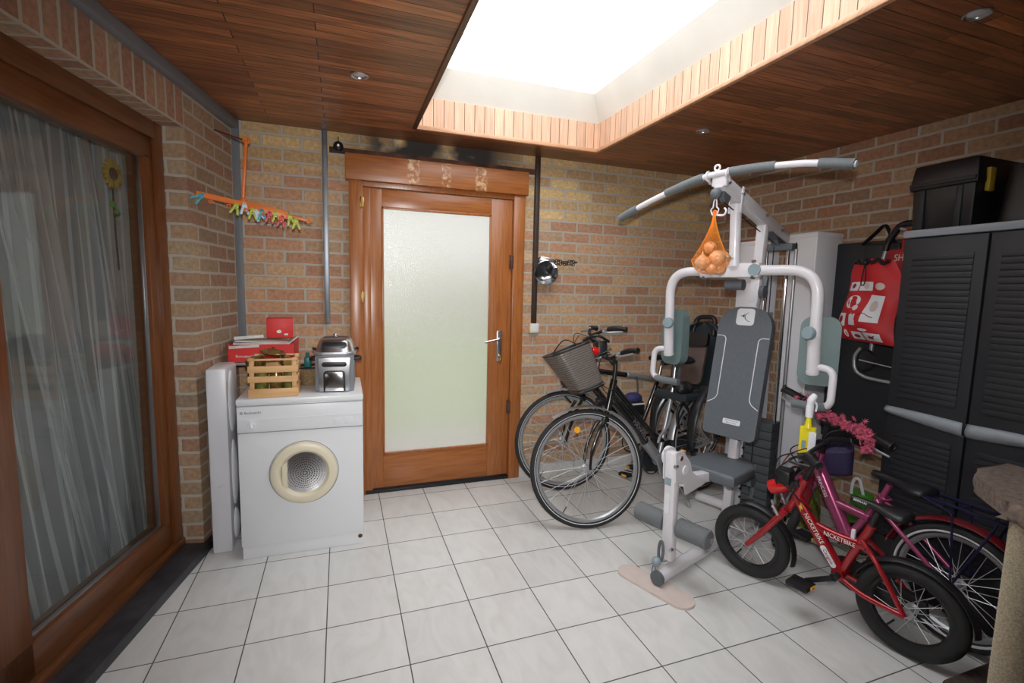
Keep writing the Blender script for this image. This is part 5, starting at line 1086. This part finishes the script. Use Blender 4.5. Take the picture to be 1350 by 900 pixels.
# red drawstring bag : bulging cloth facing the room
rg_ = empty('drawstring_bag', (2.80, -1.345, 1.165), math.radians(-8), 'bright red drawstring bag printed with white pictures hanging before the black case', 'bag')
def bagf(u, v, s=-1, off=0.):      # u left->right, v bottom->top
    w = .172*(1-.18*v)*(1-.18*max(0, v-.85)/.15); y = .0+.012*math.sin(v*7) + w*(1-2*u)
    bulge = (.055+.02*math.sin(v*5+1)+.01*math.sin(u*9+v*11))*(1-(2*u-1)**4)*(1-.75*v**3)*(1-(1-v)**8)
    return V((s*(bulge+off), y-.02*v+.005, .440*v+.015*math.sin(u*3)*v-.012*u+.0*v))
t = B(); t.grid(lambda u, v: bagf(u, v, -1), 32, 32); t.grid(lambda u, v: bagf(u, v, .4), 32, 32); bg = t.build('bag_cloth', 'redcloth', rg_)
def patch(u0, u1, v0, v1, m, poly=None, off=.0015):
    u0, u1, v0, v1 = u0*1.12+.01, u1*1.12+.01, v0*1.06, v1*1.06
    t = B()
    if poly is None: t.grid(lambda a, c: bagf(u0+(u1-u0)*a, v0+(v1-v0)*c, -1, off), 8, 8)
    else:
        vs = [t.bm.verts.new(bagf(u0+(u1-u0)*x, v0+(v1-v0)*y, -1, off)) for x, y in poly]; t.bm.faces.new(vs)
    o = t.build('printed_patch', m, bg, flat=True); q = o.modifiers.new('th', 'SOLIDIFY'); q.thickness = .0008; return o
circ = [(.5+.5*math.cos(2*PI*k/20), .5+.5*math.sin(2*PI*k/20)) for k in range(20)]
for a in ((.08, .24, .585, .685), (.26, .49, .585, .685), (.50, .74, .24, .54), (.04, .22, .17, .32), (.32, .50, .03, .115), (.53, .76, .03, .12)): patch(*a, 'lbl')
patch(.14, .38, .38, .53, 'lbl', circ); patch(.32, .40, .36, .42, 'lbl', circ)
for k in range(4): patch(.30+.028*k, .325+.028*k, .21, .31+.012*(k % 2), 'lbl')
patch(.30, .42, .19, .25, 'lbl')
patch(.46, .62, .135, .165, 'lbl', circ); patch(.06, .17, .05, .13, 'lbl', [(.5, 0), (1, .6), (.8, 1), (.5, .75), (.2, 1), (0, .6)]); patch(.20, .26, .04, .13, 'lbl', circ)
patch(.13, .19, .61, .67, 'redcloth2', circ, .003); patch(.33, .42, .60, .67, 'tan', circ, .003); patch(.56, .68, .36, .48, 'tan', circ, .003); patch(.09, .17, .20, .29, 'redcloth2', circ, .003)
patch(.59, .70, .05, .10, 'redcloth2', [(0, .2), (.6, 0), (1, 1), (.5, .6), (.2, .9)], .003); patch(.36, .46, .05, .09, 'redcloth2', circ, .003); patch(.54, .70, .60, .68, 'tan', circ, .0015)
for s_ in ((.60, .34, .5), ): 
    t = B(); t.tube([bagf(.50+.25*k/8, .335+.02*math.sin(k*.6), -1, .004) for k in range(9)], .0022, 5); t.build('printed_line', 'redcloth2', bg)
t = B(); t.tube([bagf(.08+.04*k, .97+.02*math.sin(k), -1, .01) for k in range(22)], .010, 8); t.sphere(bagf(.42, .95, -1, .02), .016); t.build('drawstring_hem', 'black', rg_)
t = B(); t.tube(smooth([bagf(.42, .95, -1, .02), bagf(.33, .80, -1, .01), bagf(.31, .70, -1, .008), bagf(.37, .69, -1, .008), bagf(.42, .80, -1, .012), bagf(.42, .95, -1, .02)], 6), .003, 6); t.build('cord', 'black', rg_)
# ------------------------------------------------------------------ dark louvred cabinet
cbt = empty('storage_cabinet', (2.60, -1.615, 0), 0, 'tall charcoal plastic cabinet with louvred doors and grey handles at the right wall', 'cabinet')
# local: x into the wall, y towards the camera is negative ; doors face -x
CW, CH, CD = .66, 1.72, .46
t = B(); t.box(0.015, CD, -CW, 0, 0, CH-.035, .006); t.build('cabinet_body', 'dgrey', cbt)
t = B(); t.box(-.012, CD+.005, -CW-.006, .006, CH-.035, CH, .008); t.build('cabinet_top', 'lgrey', cbt)
for k in range(2):
    y1 = -.004-k*.326; y0 = y1-.318
    t = B(); t.box(-.008, .02, y0, y1, .05, CH-.04, .004)
    for (z0, z1) in ((.12, .77), (.93, 1.62)):
        n = int((z1-z0)/.027)
        for q_ in range(n):
            z = z0+q_*.027; t.obox((-.010, (y0+y1)/2, z+.0135), (.005, .235, .025), (0, .12, 0), .0015)
    dq = t.build('louvre_door', 'dgrey', cbt)
    t = B()
    prof = lambda u: .018+.013*math.sin(PI*(.5*u if k == 0 else .5+.5*u))
    t.grid(lambda u, v: V((-.012-.016*math.sin(PI*v), y1+(y0-y1)*u, .865-(.02*u if k == 0 else .02-.02*u)+(v-.5)*2*prof(u))), 16, 8)
    hq = t.build('handle_band', 'lgrey', dq); q = hq.modifiers.new('th', 'SOLIDIFY'); q.thickness = .01
t = B(); t.box(-.034, -.026, -.329, -.323, .825, .885, .002); t.build('handle_gap', 'black', cbt)
# storage box on top
sbx = empty('storage_box', (2.64, -1.60, CH), 0, 'large black plastic storage box with yellow latch on top of the charcoal cabinet', 'storage box')
t = B()
def taper(b, x0, x1, y0, y1, z0, z1, tp, bev=.012):
    n0 = len(b.bm.verts); s = B(); s.box(x0, x1, y0, y1, z0, z1, bev)
    cx_, cy_ = (x0+x1)/2, (y0+y1)/2
    for v in s.bm.verts:
        f = 1+tp*(v.co.z-z0)/(z1-z0); v.co.x = cx_+(v.co.x-cx_)*f; v.co.y = cy_+(v.co.y-cy_)*f
    return b.merge(s)
taper(t, .01, .36, -.240, -.005, 0, .20, .05); t.build('box_body', 'black', sbx)
t = B(); taper(t, -.012, .38, -.258, .012, .185, .30, -.08, .012); t.build('box_lid', 'black', sbx)
t = B()
for y_ in (-.045, -.19): t.box(-.004, .012, y_-.012, y_+.012, .0, .185, .004)
t.box(-.016, -.006, -.25, .005, .20, .215, .003); t.build('box_rib', 'dgrey', sbx)
t = B(); t.box(.05, .09, -.268, -.250, .15, .25, .005); t.build('latch', 'ochre', sbx)
bbg = empty('black_holdall', (2.66, -1.985, CH), 0, 'rounded black holdall beside the black storage box on the charcoal cabinet', 'holdall')
t = B()
def hold(u, v):
    a = 2*PI*u; e = .5; return V((.17+.16*math.copysign(abs(math.cos(a))**e, math.cos(a))*(1-.15*v), -.02+.115*math.copysign(abs(math.sin(a))**e, math.sin(a))*(1-.12*v), .24*v))
t.grid(hold, 40, 10, closeu=True); t.sphere((.17, -.02, .225), 1, (.15, .108, .04)); t.build('bag_body', 'black', bbg)
t = B(); t.tube(smooth([(.05, -.02, .25), (.10, -.03, .29), (.22, -.03, .29), (.28, -.02, .25)], 6), .010, 8); t.build('carry_handle', 'dgrey', bbg)
t = B(); t.lathe([(0, 0), (.02, 0), (.022, .01), (.022, .07), (.015, .085), (.012, .10), (0, .10)], seg=16); tag(t.build('orange_canister', 'orange', mtx=Matrix.Translation((2.66, -2.17, CH))), 'orange canister at the photo right edge on the charcoal cabinet', 'canister')
# green bag on the floor behind the girls bicycle
gb = empty('green_bag', (2.86, -1.37, .0), 0, 'green plastic bag with white handles by the wall behind the pink bicycle', 'bag')
t = B(); t.grid(lambda u, v: V(((.05+.012*math.sin(3*v+8*u))*math.cos(2*PI*u)*(1-.2*v), (.062+.010*math.sin(9*u))*math.sin(2*PI*u)*(1-.15*v), .30*v)), 36, 12, closeu=True); t.build('bag_cloth', 'green', gb)
t = B(); t.tube(smooth([(-.03, .04, .28), (-.03, .032, .36), (-.03, .0, .375), (-.03, -.03, .29)], 6), .009, 8, flat=.5); t.build('bag_handle', 'white2', gb)
fb = empty('patterned_bag', (2.74, -1.08, 0), .4, 'crumpled patterned bag on the floor behind the pink bicycle frame', 'bag')
t = B(); t.grid(lambda u, v: V((.10*math.cos(2*PI*u)*(1-.3*v)+.01*math.sin(20*u+9*v), .13*math.sin(2*PI*u)*(1-.2*v), .26*v+.01*math.sin(14*u))), 36, 12, closeu=True); t.build('bag_cloth', 'olive', fb)
t = B(); t.tube(smooth([(-.07, .05, .24), (-.08, .03, .36), (-.08, -.03, .36), (-.07, -.05, .24)], 6), .006, 8); t.build('bag_handle', 'redf', fb)
# ------------------------------------------------------------------ scratching post
sc = empty('scratching_post', (2.205, -2.365, 0), 0, 'cat scratching post with brown plush platform and beige sisal column, bottom right', 'scratching post')
t = B(); t.box(-.10, .46, -.42, .165, 0, .035, .012); t.build('base_board', 'basep', sc)
t = B(); pr_ = [(.046, .03)]
for k in range(104): pr_ += [(.0470, .035+k*.0062), (.0515, .035+k*.0062+.0031)]
pr_ += [(.046, .69)]; t.lathe(pr_, seg=36); t.build('sisal_column', 'sisal', sc, Matrix.Translation((-.045, .01, 0)))
t = B(); pl_ = []
for (x, y) in smooth([(.125, .255, 0), (.30, .27, 0), (.50, .25, 0), (.53, .0, 0), (.50, -.34, 0), (.2, -.38, 0), (-.09, -.34, 0), (-.12, .0, 0), (-.06, .075, 0)], 6, True) and [(p.x, p.y) for p in smooth([(.125, .255, 0), (.30, .27, 0), (.50, .25, 0), (.53, .0, 0), (.50, -.34, 0), (.2, -.38, 0), (-.09, -.34, 0), (-.12, .0, 0), (-.06, .075, 0)], 6, True)]: pl_.append((x, y))
t.prism(pl_, .690, .755, bev=.026, seg=5); t.build('plush_platform', 'plush', sc)
# ------------------------------------------------------------------ outdoors beyond the frosted door
b = B(); b.box(-3, 5, .40, 1.6, -.12, -.04); st(b.build('terrace_paving', 'paving', flat=True))
b = B(); b.box(-12, 14, 1.6, 11, -.14, -.05); tag(b.build('lawn', 'grass', flat=True), 'green lawn seen blurred through the frosted door glass', 'grass', kind='stuff')
b = B(); b.box(-12, 14, 11, 11.2, -.14, 1.9); st(b.build('garden_wall', 'render', flat=True))
# ------------------------------------------------------------------ light : overcast sky, and the photographer's flash
w = bpy.data.worlds.new('overcast'); S.world = w; w.use_nodes = True; nt = w.node_tree
bgn = nt.nodes['Background']; tcw = N(nt, 'ShaderNodeTexCoord'); spw = N(nt, 'ShaderNodeSeparateXYZ'); nt.links.new(tcw.outputs['Generated'], spw.inputs[0])
rw = N(nt, 'ShaderNodeValToRGB'); rw.color_ramp.elements[0].color = (.75, .78, .82, 1); rw.color_ramp.elements[1].color = (.97, .99, 1, 1)
nt.links.new(spw.outputs['Z'], rw.inputs['Fac']); nt.links.new(rw.outputs[0], bgn.inputs['Color']); bgn.inputs['Strength'].default_value = 5.0
fl = bpy.data.lights.new('camera_flash', 'SPOT'); fl.energy = 145; fl.spot_size = math.radians(112); fl.spot_blend = 1; fl.shadow_soft_size = .025; fl.color = (1, .98, .96)
fo = bpy.data.objects.new('camera_flash', fl); COL.objects.link(fo); fo.matrix_world = basis(r2, u2, -fwd, C0+u2*.13)
al = bpy.data.lights.new('next_room_fill', 'AREA'); al.energy = 5.5; al.size = 1.6; al.size_y = 1.4; al.shape = 'RECTANGLE'; al.color = (.92, .97, 1)  # unseen fill panel added in the next room to brighten the curtains
ao = bpy.data.objects.new('next_room_fill', al); COL.objects.link(ao); ao.matrix_world = LW @ basis((0, 0, 1), (.0, 1, 0), (-1, 0, 0), (5.3, -1.6, 1.4)) @ Matrix.Rotation(PI, 4, 'Y')
vs_ = S.view_settings; vs_.view_transform = 'Standard'; vs_.look = 'None'; vs_.gamma = 1; vs_.use_curve_mapping = False; vs_.exposure = 0
